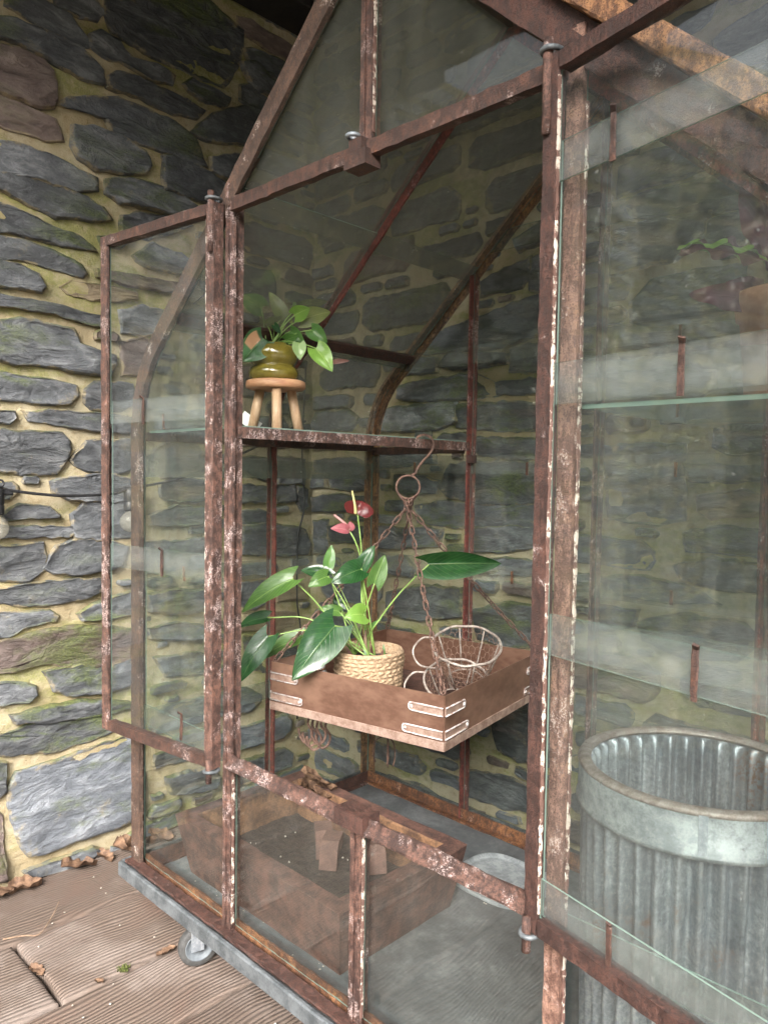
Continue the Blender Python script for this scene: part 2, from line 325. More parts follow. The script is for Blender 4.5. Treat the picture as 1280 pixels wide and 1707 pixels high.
# ------------------------------------------------------------------ mesh helpers
WL = {}
def wloc(o): return WL.get(o.name, Vector((0, 0, 0))) if o else Vector((0, 0, 0))
class B:
    def __init__(s): s.v = []; s.f = []; s.sm = []; s.mi = []; s.uv = []
    def add(s, vs_, fs, smooth=False, mi=0, uvs=None):
        k = len(s.v); s.v += [tuple(q) for q in vs_]
        for i, f in enumerate(fs):
            s.f.append(tuple(k + j for j in f)); s.sm.append(smooth); s.mi.append(mi)
            s.uv.append([uvs[j] for j in f] if uvs else None)
        return s
    def box(s, c, d, rot=None, mi=0):
        q = [Vector((a * d[0] / 2, b * d[1] / 2, e * d[2] / 2)) for a in (-1, 1) for b in (-1, 1) for e in (-1, 1)]
        if rot is not None: q = [rot @ w for w in q]
        q = [w + Vector(c) for w in q]
        return s.add(q, [(0, 1, 3, 2), (4, 6, 7, 5), (0, 4, 5, 1), (2, 3, 7, 6), (0, 2, 6, 4), (1, 5, 7, 3)], mi=mi)
    def sweep(s, path, prof, a, jit=.0006, step=.025, mi=0, smooth=False, flip=1):
        P = [Vector(q) for q in path]
        out = [P[0]]
        for i in range(1, len(P)):
            L = (P[i] - P[i - 1]).length; k = max(1, int(L / step)) if step else 1
            for j in range(1, k + 1): out.append(P[i - 1].lerp(P[i], j / k))
        a = Vector(a).normalized(); rings = []; n = len(prof)
        for i, q in enumerate(out):
            t = (out[min(i + 1, len(out) - 1)] - out[max(i - 1, 0)]).normalized()
            aa = (a - t * a.dot(t)).normalized(); b = t.cross(aa) * flip
            for (pa, pb) in prof:
                rings.append(q + aa * (pa + random.uniform(-jit, jit)) + b * (pb + random.uniform(-jit, jit)))
        fs = []
        for i in range(len(out) - 1):
            for j in range(n):
                k = (j + 1) % n
                fs.append((i * n + j, i * n + k, (i + 1) * n + k, (i + 1) * n + j))
        fs.append(tuple(reversed(range(n)))); fs.append(tuple((len(out) - 1) * n + j for j in range(n)))
        return s.add(rings, fs, smooth, mi)
    def tube(s, path, r, n=8, closed=False, mi=0, taper=None):
        P = [Vector(q) for q in path]; m_ = len(P); rings = []
        ref = Vector((.13, .27, .95)).normalized(); prev = None
        for i, q in enumerate(P):
            if closed: t = (P[(i + 1) % m_] - P[i - 1]).normalized()
            else: t = (P[min(i + 1, m_ - 1)] - P[max(i - 1, 0)]).normalized()
            if prev is None:
                x = t.orthogonal().normalized()
            else:
                x = (prev - t * prev.dot(t)).normalized()
            prev = x; y = t.cross(x)
            rr = r if taper is None else r * (1 + (taper - 1) * i / (m_ - 1))
            for j in range(n):
                an = 2 * math.pi * j / n; rings.append(q + x * rr * math.cos(an) + y * rr * math.sin(an))
        fs = []
        for i in range(m_ if closed else m_ - 1):
            i2 = (i + 1) % m_
            for j in range(n):
                k = (j + 1) % n; fs.append((i * n + j, i * n + k, i2 * n + k, i2 * n + j))
        if not closed: fs.append(tuple(reversed(range(n)))); fs.append(tuple((m_ - 1) * n + j for j in range(n)))
        return s.add(rings, fs, True, mi)
    def lathe(s, prof, c, n=40, fn=None, mi=0, caps=True, rot=None):
        vs_ = []; k = len(prof)
        for i in range(n):
            an = 2 * math.pi * i / n
            for j, (r, z) in enumerate(prof):
                if fn: r, z = fn(an, j, r, z)
                q = Vector((r * math.cos(an), r * math.sin(an), z))
                if rot is not None: q = rot @ q
                vs_.append(q + Vector(c))
        fs = []
        for i in range(n):
            i2 = (i + 1) % n
            for j in range(k - 1): fs.append((i * k + j, i2 * k + j, i2 * k + j + 1, i * k + j + 1))
        if caps:
            fs.append(tuple(i * k for i in reversed(range(n)))); fs.append(tuple(i * k + k - 1 for i in range(n)))
        return s.add(vs_, fs, True, mi)
    def mesh(s, name, mats, o=Vector((0, 0, 0))):
        me = bpy.data.meshes.new(name)
        me.from_pydata([tuple(Vector(q) - o) for q in s.v], [], s.f)
        me.polygons.foreach_set('use_smooth', s.sm); me.polygons.foreach_set('material_index', s.mi)
        if any(u is not None for u in s.uv):
            ul = me.uv_layers.new(name='UVMap'); k = 0; flat = []
            for u, f in zip(s.uv, s.f): flat += [tuple(q) for q in u] if u else [(1.0, 1.0)] * len(f)
            ul.data.foreach_set('uv', [c for q in flat for c in q])
        for mt in (mats if isinstance(mats, (list, tuple)) else [mats]): me.materials.append(mt)
        me.update(); return me
    def build(s, name, mats, parent=None, origin=None):
        if origin is None:
            a = np.array(s.v); origin = (a.min(0) + a.max(0)) / 2
        o = Vector(origin); return link(name, s.mesh(name, mats, o), parent, o)
def link(name, me, parent=None, at=(0, 0, 0)):
    ob = bpy.data.objects.new(name, me); COL.objects.link(ob)
    ob.location = Vector(at) - wloc(parent); ob.parent = parent; WL[ob.name] = Vector(at)
    return ob
def tag(o, label, cat, group=None, kind=None):
    o['label'] = label; o['category'] = cat
    if group: o['group'] = group
    if kind: o['kind'] = kind
    return o
def thing(name, at, label, cat, group=None):
    o = bpy.data.objects.new(name, None); COL.objects.link(o); o.location = at; WL[o.name] = Vector(at); o.empty_display_size = .05
    return tag(o, label, cat, group)
def rot_z(a): return Matrix.Rotation(a, 3, 'Z')
def bez(p, n=12):
    """Catmull-Rom through points"""
    P = [Vector(q) for q in p]; P = [P[0] * 2 - P[1]] + P + [P[-1] * 2 - P[-2]]; out = []
    for i in range(1, len(P) - 2):
        for j in range(n):
            t = j / n; a, b, c, d = P[i - 1:i + 3]
            out.append(.5 * ((2 * b) + (c - a) * t + (2 * a - 5 * b + 4 * c - d) * t * t + (3 * b - a - 3 * c + d) * t ** 3))
    out.append(P[-2]); return out
def rect(w, h, c=.0015, ox=0, oy=0):
    a, b = w / 2, h / 2
    return [(ox + x_, oy + y_) for x_, y_ in ((-a + c, -b), (a - c, -b), (a, -b + c), (a, b - c), (a - c, b), (-a + c, b), (-a, b - c), (-a, -b + c))]
def tee(w, ft, tw, wd):   # flange on the -b side, web towards +b
    return [(-w / 2, -ft), (w / 2, -ft), (w / 2, 0), (tw / 2, 0), (tw / 2, wd), (-tw / 2, wd), (-tw / 2, 0), (-w / 2, 0)]
def angle(w, h, t):
    return [(0, 0), (w, 0), (w, t), (t, t), (t, h), (0, h)]
# ------------------------------------------------------------------ ground, deck, walls, porch roof
Z_DECK = -.56; WX = -.84; WY = .93
g = B(); g.add([(-60, -60, -.70), (60, -60, -.70), (60, 60, -.70), (-60, 60, -.70)], [(0, 1, 2, 3)])
o = g.build('ground', M['ground']); o['kind'] = 'structure'; o['label'] = 'pale gravel ground beyond the deck'
bk = B(); V = []; NX, NY = 60, 14  # bank added out of view to block low sky and its reflection in the panes
for i in range(NX + 1):
    for j in range(NY + 1):
        x = -26 + 52 * i / NX; t = j / NY; n_ = noise.noise(Vector((x * .5, t * 4, 0)))
        V.append((x, -5.5 - 5 * t + .5 * n_, -.72 + (4.8 + 3.0 * max(0, min(1, (1 - x) / 5))) * t ** .8 + (.7 * noise.noise(Vector((x * .35, t * 2, 9))) + .35 * noise.noise(Vector((x * 1.3, t * 6, 2)))) * t))
bk.add(V, [(i * (NY + 1) + j, (i + 1) * (NY + 1) + j, (i + 1) * (NY + 1) + j + 1, i * (NY + 1) + j + 1) for i in range(NX) for j in range(NY)], True)
o = bk.build('added_bank', M['bank']); o['kind'] = 'structure'; o['label'] = 'added unseen green bank facing the porch, keeps low bright sky off the glass'
deck = B().box((.85, -.75, -.655), (3.4, 3.4, .05)).build('deck', M['soil']); deck['kind'] = 'structure'; deck['label'] = 'deck of weathered brown wood-grained boards'
def board(x0, x1, y0, y1, dz):
    w, l = x1 - x0 - .009, y1 - y0 - .010; b = B()
    gx = [0, .003, .009, .018] + [w * k / 8 for k in range(1, 8)]; gx = sorted(set(gx + [w - q for q in gx])); gy = [0, .003, .009, .018] + [l * k / 24 for k in range(1, 24)]; gy = sorted(set(gy + [l - q for q in gy]))
    nx, ny = len(gx) - 1, len(gy) - 1; seed = random.uniform(0, 99); vs_ = []
    for i in range(nx + 1):
        for j in range(ny + 1):
            fx, fy = gx[i] / w, gy[j] / l
            ex = min(fx, 1 - fx) * w; ey = min(fy, 1 - fy) * l
            x = -w / 2 + fx * w; y = -l / 2 + fy * l
            q = Vector((x * 6 + seed, y * 3, 0))
            z = noise.noise(q) * .003
            e = min(ex, ey)
            if e < .012: z -= (.012 - e) ** 2 * 42
            if e < 1e-6: x += noise.noise(Vector((y * 14, seed, 0))) * .004 * (1 if ex < 1e-6 else 0); y += noise.noise(Vector((x * 14, seed, 5))) * .005 * (1 if ey < 1e-6 else 0)
            vs_.append((x, y, z))
    k = len(vs_); fs = [(i * (ny + 1) + j, (i + 1) * (ny + 1) + j, (i + 1) * (ny + 1) + j + 1, i * (ny + 1) + j + 1) for i in range(nx) for j in range(ny)]
    rim = [i * (ny + 1) for i in range(nx + 1)] + [nx * (ny + 1) + j for j in range(1, ny + 1)] + [i * (ny + 1) + ny for i in range(nx - 1, -1, -1)] + [j for j in range(ny - 1, 0, -1)]
    vs_ += [(vs_[i][0], vs_[i][1], -.06) for i in rim]; n = len(rim)
    fs += [(rim[i], k + i, k + (i + 1) % n, rim[(i + 1) % n]) for i in range(n)]
    b.add(vs_, fs, True)
    link('board', b.mesh('board', M['deck']), deck, ((x0 + x1) / 2, (y0 + y1) / 2, Z_DECK + dz))
edges = [-.86, -.576, -.285, -.053, .20, .47, .73, 1.0, 1.26, 1.53, 1.79, 2.06, 2.30, 2.54]
for i in range(len(edges) - 1):
    cuts = [-2.42, -1.25 - .13 * (i % 3), .94] if i % 2 == 0 else [-2.42, -1.7 + .1 * (i % 4), -.24, .94]
    for a_, b_ in zip(cuts[:-1], cuts[1:]): board(edges[i], edges[i + 1], a_, b_, random.uniform(-.002, .002))

LEFT_STONES="""
0 133,1967 463,2115 542,2093 604,2076 600,2021 579,1955 526,1877 409,1870 285,1876 188,1889 155,1893 132,1942
0 -141,1845 -55,1880 19,1876 79,1836 79,1819 18,1811 -63,1821 -141,1830
0 -18,1916 88,1956 123,1930 97,1900 53,1891 -6,1893
0 -164,1786 -118,1797 -39,1803 44,1797 114,1766 118,1734 61,1725 -24,1737 -119,1747 -186,1742 -186,1784
2 -208,1714 -164,1716 -119,1727 -56,1724 -32,1702 -18,1658 -28,1618 -65,1605 -127,1607 -165,1608 -209,1604
0 87,1848 119,1865 169,1860 207,1836 285,1845 346,1837 335,1811 265,1802 197,1811 123,1807 89,1819
0 136,1753 169,1774 235,1782 305,1777 388,1775 453,1765 420,1737 336,1724 245,1733 169,1727 139,1729
0 388,1825 420,1847 486,1848 550,1837 527,1805 464,1802 409,1810
0 -3,1627 26,1652 105,1678 178,1700 265,1695 346,1692 421,1661 465,1604 410,1592 325,1598 235,1601 155,1601 136,1634 69,1632
2 -195,1586 -165,1589 -128,1587 -73,1579 -24,1575 -1,1534 -49,1522 -105,1524 -166,1523 -195,1525
0 34,1570 95,1590 168,1589 245,1569 265,1539 245,1516 168,1491 104,1483 51,1501 30,1527
0 410,1694 498,1771 591,1828 677,1843 690,1822 653,1765 616,1718 533,1697 465,1684
0 614,2022 651,2037 792,2042 846,2038 820,1991 701,1987 626,2003
0 602,1969 651,1988 753,1961 793,1955 780,1920 664,1918 621,1941
0 601,1895 639,1909 715,1887 741,1881 715,1851 628,1851 601,1856
2 589,2114 650,2125 739,2118 845,2110 825,2071 713,2067 626,2076 590,2085
0 -196,1463 -166,1465 -105,1476 -25,1469 42,1456 95,1450 97,1421 33,1408 -66,1408 -167,1399 -197,1398
0 -197,1382 -167,1383 -121,1392 -42,1399 42,1389 113,1374 142,1351 95,1335 25,1330 -26,1317 -83,1331 -167,1352 -197,1355
0 131,1456 187,1472 265,1481 346,1481 421,1454 427,1423 357,1419 265,1414 178,1408 133,1422
0 315,1572 367,1588 454,1577 540,1553 540,1514 500,1484 410,1484 326,1489 313,1517
0 488,1630 569,1664 611,1672 593,1613 545,1584 488,1591
0 -197,1305 -168,1305 -122,1305 -51,1287 24,1280 85,1260 94,1248 16,1245 -67,1246 -138,1246 -198,1239
0 182,1366 235,1384 305,1392 368,1394 411,1386 326,1351 265,1323 206,1319 182,1331
0 -198,1220 -169,1219 -107,1225 -27,1214 50,1197 66,1179 50,1166 -35,1171 -123,1177 -169,1172 -199,1169
0 112,1288 168,1301 206,1301 168,1270 121,1264
0 216,1259 285,1301 368,1291 422,1265 368,1240 285,1237 235,1245
0 -199,1153 -169,1156 -123,1153 -76,1143 -54,1118 -68,1101 -124,1101 -170,1101 -199,1099
2 103,1191 187,1195 265,1197 357,1201 411,1192 347,1175 245,1166 140,1172 103,1174
3 -2,1124 32,1143 103,1148 168,1147 220,1143 220,1130 168,1116 94,1107 23,1112
0 -200,1068 -170,1069 -108,1068 -11,1068 76,1061 125,1056 125,1037 58,1033 -28,1045 -109,1044 -200,1044
0 -215,991 -171,994 -109,1010 -28,1007 23,1002 40,966 102,957 148,950 153,928 130,895 57,895 -53,904 -125,900 -171,910 -216,909
0 -202,863 -172,862 -126,859 -45,855 31,846 39,825 13,803 -54,796 -126,798 -202,804
0 70,841 102,861 167,867 205,862 215,818 167,796 93,795 70,810
0 -203,762 -173,763 -142,763 -136,745 -150,732 -203,730
0 -103,763 -29,773 57,770 148,772 205,767 205,731 120,726 4,737 -87,744
0 -218,708 -173,706 -95,706 -13,706 13,682 8,647 -30,604 -112,601 -174,610 -219,617
0 26,639 74,684 129,695 205,694 215,626 148,608 74,614 39,627
0 -30,570 38,583 120,588 215,580 215,525 119,522 21,527 -26,545
0 -160,484 -113,508 -48,498 -18,481 -23,472 -97,472 -152,470
0 -220,454 -81,447 20,442 27,427 7,417 -81,419 -221,424
0 29,475 74,513 166,521 215,497 215,415 119,405 38,418
0 177,1082 245,1107 305,1103 306,1048 245,1030 182,1030
2 177,984 245,1012 285,990 255,912 186,901
0 265,655 327,690 413,698 446,670 413,620 316,619
0 285,786 369,801 469,799 469,759 369,739 295,749
0 306,562 391,581 470,572 470,522 370,514 311,529
0 265,468 359,495 470,483 470,443 370,437 275,445
0 -206,392 -176,391 -121,392 -65,393 -57,359 -61,330 -106,304 -161,313 -207,325
0 -53,333 -15,382 46,400 119,392 185,370 166,326 128,315 55,307 -23,318
0 -207,280 -177,277 -130,281 -49,286 37,287 105,281 114,253 37,234 -58,231 -131,239 -207,256
0 45,189 91,210 166,225 215,229 215,173 147,168 63,172
0 -208,214 -178,212 -123,209 -49,205 -24,189 -29,176 -99,173 -147,154 -208,163
2 -224,129 -178,130 -99,139 1,146 109,136 205,114 214,33 127,24 36,37 -50,63 -132,56 -224,57
0 -55,25 1,28 90,26 205,20 214,-42 127,-54 36,-45 -25,-24
0 -210,24 -179,19 -140,15 -92,-2 -84,-25 -109,-37 -210,-29
0 -145,-76 -84,-72 18,-72 108,-82 185,-100 214,-113 146,-122 35,-116 -60,-108 -133,-97
0 -226,-123 -181,-126 -101,-120 0,-117 90,-132 165,-159 146,-177 71,-192 -35,-196 -134,-180 -226,-164
0 265,214 370,223 471,208 471,153 371,155 275,171
0 265,110 371,115 472,97 472,62 371,66 275,85
0 286,12 415,10 472,-9 472,-60 328,-44
0 328,-387 394,-386 486,-395 527,-433 510,-459 428,-451 350,-438
0 614,417 729,424 881,396 911,350 897,317 757,320 621,334
0 621,219 705,216 719,156 667,130 616,157
3 772,216 884,194 899,148 772,150
3 616,115 706,114 849,92 850,53 733,46 616,62
0 629,29 733,24 858,-5 852,-105 734,-106 643,-69
1 -151,-289 -126,-245 -61,-241 53,-231 165,-223 234,-226 244,-367 239,-472 165,-486 25,-480 -62,-486 -96,-478 -124,-425 -147,-349
0 -116,-527 -62,-525 7,-524 70,-523 98,-538 51,-558 -20,-554 -96,-548
2 -213,-341 -182,-346 -175,-357 -172,-460 -168,-529 -215,-520
0 -212,-192 -181,-200 -166,-209 -168,-275 -182,-288 -213,-283
0 296,-392 372,-388 509,-411 533,-449 486,-488 372,-463 307,-434
0 600,652 656,660 723,652 723,587 648,603 604,622
0 765,663 882,652 883,577 766,577
0 604,560 649,563 715,556 715,512 609,510
0 766,560 837,560 847,510 767,508
0 605,473 682,478 720,467 720,433 633,436
0 772,462 857,453 866,410 772,417
0 860,553 897,545 902,488 875,474 856,510
0 609,407 716,405 721,333 610,326
0 773,393 867,389 899,351 858,310 773,312
"""
REAR_STONES="""
0 -809,653 -631,660 -548,639 -552,606 -692,611 -798,617
0 -831,596 -760,604 -759,561 -830,556
0 -723,604 -630,601 -547,596 -546,559 -629,554 -722,562
0 -818,517 -690,531 -545,525 -545,485 -628,478 -812,474
0 -811,423 -751,430 -744,328 -809,322
0 -725,414 -627,423 -548,418 -586,374 -718,365
0 -54,1185 20,1207 92,1219 98,1176 64,1152 -10,1151 -54,1149
0 113,1174 122,1214 171,1221 192,1140 144,1135 114,1144
1 -251,1053 -108,1068 24,1094 179,1109 186,1022 68,1003 -38,997 -200,1001 -275,1004
0 -217,951 -176,980 -83,975 27,964 38,937 -48,936 -151,936
0 58,970 109,977 187,973 189,911 111,909 60,918
0 -390,898 -298,906 -174,911 -81,908 -13,880 -2,853 -137,848 -284,852 -390,864
0 8,879 92,885 185,882 186,849 103,846 14,852
0 -486,814 -375,828 -271,828 -160,827 -153,780 -219,764 -347,759 -485,763
0 -142,816 -56,821 73,814 174,792 175,746 54,746 -77,754 -137,761
0 -65,718 55,715 176,708 168,667 56,663 -52,673
0 -513,692 -372,695 -255,689 -241,651 -371,641 -512,641
0 -208,575 -155,632 -51,641 68,641 159,633 171,549 81,538 -37,529 -153,548
0 -398,601 -291,602 -227,589 -233,555 -342,548 -404,561
0 -302,505 -189,519 -37,520 162,523 173,473 41,461 -139,456 -288,462
0 -493,420 -450,428 -313,431 -211,432 -222,389 -365,373 -492,369
0 -352,983 -249,978 -242,939 -351,939
1 422,1053 476,1097 580,1101 677,1091 679,1022 598,999 479,1001 427,1015
0 361,1162 442,1162 556,1155 521,1119 461,1077 397,1072 363,1085
0 574,642 638,642 758,635 759,608 590,606
0 359,681 489,687 551,679 556,517 496,499 381,509
3 613,563 695,579 742,567 730,532 643,518 614,534
0 580,474 658,490 751,485 753,437 659,437 588,438
0 -69,441 62,458 174,456 175,414 64,397 -56,387
0 -66,345 44,364 176,363 177,334 45,320 -54,319
0 -392,361 -235,393 -125,391 -124,354 -284,311 -391,311
0 -417,207 -283,243 -122,252 -114,178 -280,145 -416,146
0 -62,194 47,227 170,235 178,142 72,116 -38,125
0 25,-137 56,-75 128,-32 216,-9 221,-157 193,-199 112,-213 48,-194
0 352,340 461,355 577,342 650,314 541,307 421,308
0 560,392 646,414 747,409 749,354 662,351 576,364
0 355,260 448,265 440,232 391,209 356,212
0 473,237 579,268 706,265 741,235 689,191 583,179 490,201
0 -61,-307 62,-290 186,-305 187,-348 64,-371 -59,-373
0 -403,-428 -267,-418 -128,-442 -127,-490 -266,-497 -402,-490
0 365,500 456,497 549,509 553,391 460,374 377,390
0 610,1634 656,1650 733,1665 737,1554 659,1569 611,1600
0 386,1399 465,1415 569,1407 578,1348 467,1348 380,1341
0 389,1301 468,1319 601,1300 702,1288 710,1246 617,1241 509,1251 406,1274
0 375,1236 486,1242 596,1232 591,1184 519,1155 369,1145
0 611,1214 704,1227 749,1217 751,1171 687,1164 613,1165
0 478,1713 529,1721 586,1719 573,1690 517,1670 487,1667
0 700,1528 750,1536 751,1490 707,1499
0 60,1284 177,1326 179,1268 81,1255
"""

def parse(t): return [(int(l.split()[0]), [tuple(int(c) / 1000 for c in q.split(',')) for q in l.split()[1:]]) for l in t.strip().splitlines()]
def stone_mesh(poly, frame, depth):
    """poly in wall coordinates about its centre; frame(u, v, d) gives the local point d metres proud of the mortar"""
    n = len(poly); pts = []
    for i in range(n):
        a, b = Vector(poly[i]), Vector(poly[(i + 1) % n]); L = (b - a).length; k = max(1, int(L / .022))
        for j in range(k):
            q = a.lerp(b, j / k); d = (b - a).orthogonal().normalized() if L > 0 else Vector((0, 0))
            pts.append(q + (d * random.uniform(-.0038, .0038) if j else Vector((random.uniform(-.002, .002), random.uniform(-.002, .002)))))
    n = len(pts); seed = random.uniform(0, 90); tilt = (random.uniform(-.05, .05), random.uniform(-.10, .10))
    b = B(); vs_ = []; uvs = []
    w = max(q.x for q in pts) - min(q.x for q in pts); h = max(q.y for q in pts) - min(q.y for q in pts)
    rings = [(1.02, -.03, 0), (1.0, depth * .55, 0), (.985, depth, .5), (.9, depth, 1), (.72, depth, 1), (.48, depth, 1), (.22, depth, 1)]
    for s_, d_, nz in rings:
        ins = (1 - s_)
        for q in pts:
            if 0 < ins < .03: L = q.length; p_ = q * max(.3, 1 - .005 / max(L, .01))
            else: p_ = q * s_
            z = d_
            if nz:
                f1 = noise.noise(Vector((p_.x * 7 + seed, p_.y * 26, seed))); f2 = noise.noise(Vector((p_.x * 30 + seed, p_.y * 60, 3)))
                ter = math.floor(f1 * 3 + .5) / 3
                z += nz * (f1 * .003 + ter * .0065 + f2 * .002) + tilt[0] * p_.x * nz + tilt[1] * p_.y * nz
            vs_.append(frame(p_.x, p_.y, z)); uvs.append((s_, 0))
    vs_.append(frame(0, 0, depth)); uvs.append((0, 0)); c = len(vs_) - 1
    fs = []; sm = []
    for r in range(len(rings) - 1):
        for i in range(n): fs.append((r * n + i, r * n + (i + 1) % n, (r + 1) * n + (i + 1) % n, (r + 1) * n + i)); sm.append(r >= 2)
    r = len(rings) - 1
    for i in range(n): fs.append((r * n + i, r * n + (i + 1) % n, c)); sm.append(True)
    b.v = vs_; b.f = fs; b.sm = sm; b.mi = [0] * len(fs); b.uv = [[uvs[j] for j in f] for f in fs]
    return b
def build_wall(name, label, traced, u0, u1, v0, v1, fill_u, frame, origin, flipx):
    mo = B(); st = .016; nu = int((u1 - u0) / st); nv = int((v1 - v0) / st); vs_ = []
    for i in range(nu + 1):
        for j in range(nv + 1):
            u, v = u0 + (u1 - u0) * i / nu, v0 + (v1 - v0) * j / nv
            d = noise.noise(Vector((u * 9, v * 12, 1))) * .007 + noise.noise(Vector((u * 34, v * 40, 4))) * .0035
            vs_.append(frame(u, v, d))
    fs = [(i * (nv + 1) + j, (i + 1) * (nv + 1) + j, (i + 1) * (nv + 1) + j + 1, i * (nv + 1) + j + 1) for i in range(nu) for j in range(nv)]
    k = len(vs_)
    if flipx: fs = [f[::-1] for f in fs]
    vs_ += [frame(u0, v0, -.25), frame(u1, v0, -.25), frame(u1, v1, -.25), frame(u0, v1, -.25)]; fs += [(k, k + 1, k + 2, k + 3)]
    mo.add(vs_, fs, True)
    wall = mo.build(name, M['mortar'], None, origin); tag(wall, label, 'wall')
    G = .008; gu = int((u1 - u0) / G) + 1; gv = int((v1 - v0) / G) + 1; occ = np.zeros((gu, gv), bool)
    def stamp(poly, gap):
        P = np.array(poly); c = P.mean(0); d = P - c; L = np.hypot(d[:, 0], d[:, 1])[:, None] + 1e-6; P = c + d * (1 + gap / L)
        a = np.maximum(((P.min(0) - (u0, v0)) / G).astype(int), 0); e = ((P.max(0) - (u0, v0)) / G).astype(int) + 1
        U, V = np.meshgrid(u0 + G * np.arange(a[0], min(e[0] + 1, gu)), v0 + G * np.arange(a[1], min(e[1] + 1, gv)), indexing='ij')
        ins = np.zeros(U.shape, bool); n = len(P)
        for i in range(n):
            x1, y1 = P[i]; x2, y2 = P[i - 1]
            if abs(y1 - y2) < 1e-9: continue
            ins ^= ((y1 > V) != (y2 > V)) & (U < (x2 - x1) * (V - y1) / (y2 - y1) + x1)
        return a, ins
    stones = []
    for k, poly in traced:
        P0 = np.array(poly); c0 = P0.mean(0); d0 = P0 - c0; poly = [tuple(q) for q in c0 + d0 + np.sign(d0) * np.minimum(np.abs(d0) * .34, (.010, .011) if u0 < -2 else (.016, .013))]
        a, ins = stamp(poly, .006); sl = occ[a[0]:a[0] + ins.shape[0], a[1]:a[1] + ins.shape[1]]; ins = ins[:sl.shape[0], :sl.shape[1]]
        a2, core = stamp(poly, -.016); s2 = occ[a2[0]:a2[0] + core.shape[0], a2[1]:a2[1] + core.shape[1]]; core = core[:s2.shape[0], :s2.shape[1]]
        if core.sum() and (s2 & core).sum() > .12 * core.sum(): continue
        sl |= ins; stones.append((k, poly))
    rg = random.Random(5)
    for (w, h), tries in (((.36, .10), 900), ((.28, .075), 2600), ((.22, .055), 4500), ((.15, .045), 7000), ((.11, .035), 9000), ((.075, .026), 9000), ((.05, .020), 5000)):
        for _ in range(tries):
            u, v = rg.uniform(*fill_u), rg.uniform(v0 + .03, v1 - .03); ww, hh = w * rg.uniform(.8, 1.25), h * rg.uniform(.8, 1.25)
            i0, i1 = int((u - ww / 2 - .003 - u0) / G), int((u + ww / 2 + .003 - u0) / G) + 1; j0, j1 = int((v - hh / 2 - .002 - v0) / G), int((v + hh / 2 + .002 - v0) / G) + 1
            if i0 < 0 or j0 < 0 or i1 >= gu or j1 >= gv or occ[i0:i1, j0:j1].any(): continue
            occ[i0:i1, j0:j1] = True; a, c = ww / 2, hh / 2; J = lambda s_: rg.uniform(-.22, .05) * s_
            poly = [(u - a, v - c * rg.uniform(.2, .6)), (u - a * rg.uniform(.7, .95), v - c), (u + a * rg.uniform(-.3, .3), v - c + abs(J(c)) * .5), (u + a * rg.uniform(.7, .95), v - c), (u + a, v - c * rg.uniform(.1, .6)),
                    (u + a, v + c * rg.uniform(.1, .7)), (u + a * rg.uniform(.6, .95), v + c), (u + a * rg.uniform(-.3, .3), v + c - abs(J(c)) * .7), (u - a * rg.uniform(.6, .95), v + c), (u - a - J(a) * .2, v + c * rg.uniform(.1, .6))]
            stones.append((rg.choice((0, 0, 0, 0, 0, 1, 1, 2)), poly))
    far = B()
    for k, poly in stones:
        P = np.array(poly); c = P.mean(0); L = [(x - c[0], y - c[1]) for x, y in poly]
        ar = sum(L[i - 1][0] * L[i][1] - L[i][0] * L[i - 1][1] for i in range(len(L)))
        if (ar < 0) != flipx: L = L[::-1]
        cen = Vector(frame(c[0], c[1], 0)); fl = lambda u, v, d: Vector(frame(c[0] + u, c[1] + v, d)) - cen
        b = stone_mesh(L, fl, random.uniform(.007, .019))
        if c[0] < -.75 or c[0] > 1.3:
            kk = len(far.v); far.v += [tuple(Vector(q) + cen) for q in b.v]; far.f += [tuple(j + kk for j in f) for f in b.f]; far.sm += b.sm; far.mi += b.mi; far.uv += b.uv
            continue
        link('stone', b.mesh('stone', M['slate%d' % k]), wall, cen)
    if far.v: far.build('far_stones', M['slate0'], wall)['kind'] = 'stuff'
    return wall
build_wall('stone_wall', 'long slate stone wall with ochre mortar at the left, the bright one with the string lights', parse(LEFT_STONES), -3.4, WY + .012, -.60, 2.3, (-3.35, WY - .03), lambda u, v, d: (WX + d, u, v), (WX, -.3, .8), True and False)  # near end lengthened out of view so the glass reflects stone, not bright sky
build_wall('stone_wall', 'shaded mossy slate stone wall directly behind the glasshouse', parse(REAR_STONES), WX - .012, 2.2, -.60, 2.3, (WX + .04, 1.7), lambda u, v, d: (u, WY - d, v), (.6, WY, .8), False)

roof = thing('porch_roof', (.9, -.1, 2.2), 'black-stained timber porch roof over the top of the stone walls', 'roof')
B().sweep([(-.75, -1.4, 2.21), (-.75, .93, 2.21)], rect(.16, .11, .004), (1, 0, 0), .001, .2).build('wall_beam', M['beam'], roof)
B().sweep([(-.66, .84, 2.21), (4.1, .84, 2.21)], rect(.16, .11, .004), (0, 1, 0), .001, .2).build('wall_beam', M['beam'], roof)
for i in range(20): B().sweep([(-.72 + i * .25, -1.45, 2.285), (-.72 + i * .25, .99, 2.285)], rect(.246, .025, .004), (1, 0, 0), .0008, .3).build('ceiling_board', M['beam'], roof)
for y in (-1.3, -.6, .1): B().sweep([(-.66, y, 2.215), (4.1, y, 2.215)], rect(.07, .11, .004), (0, 1, 0), .001, .3).build('joist', M['beam'], roof)
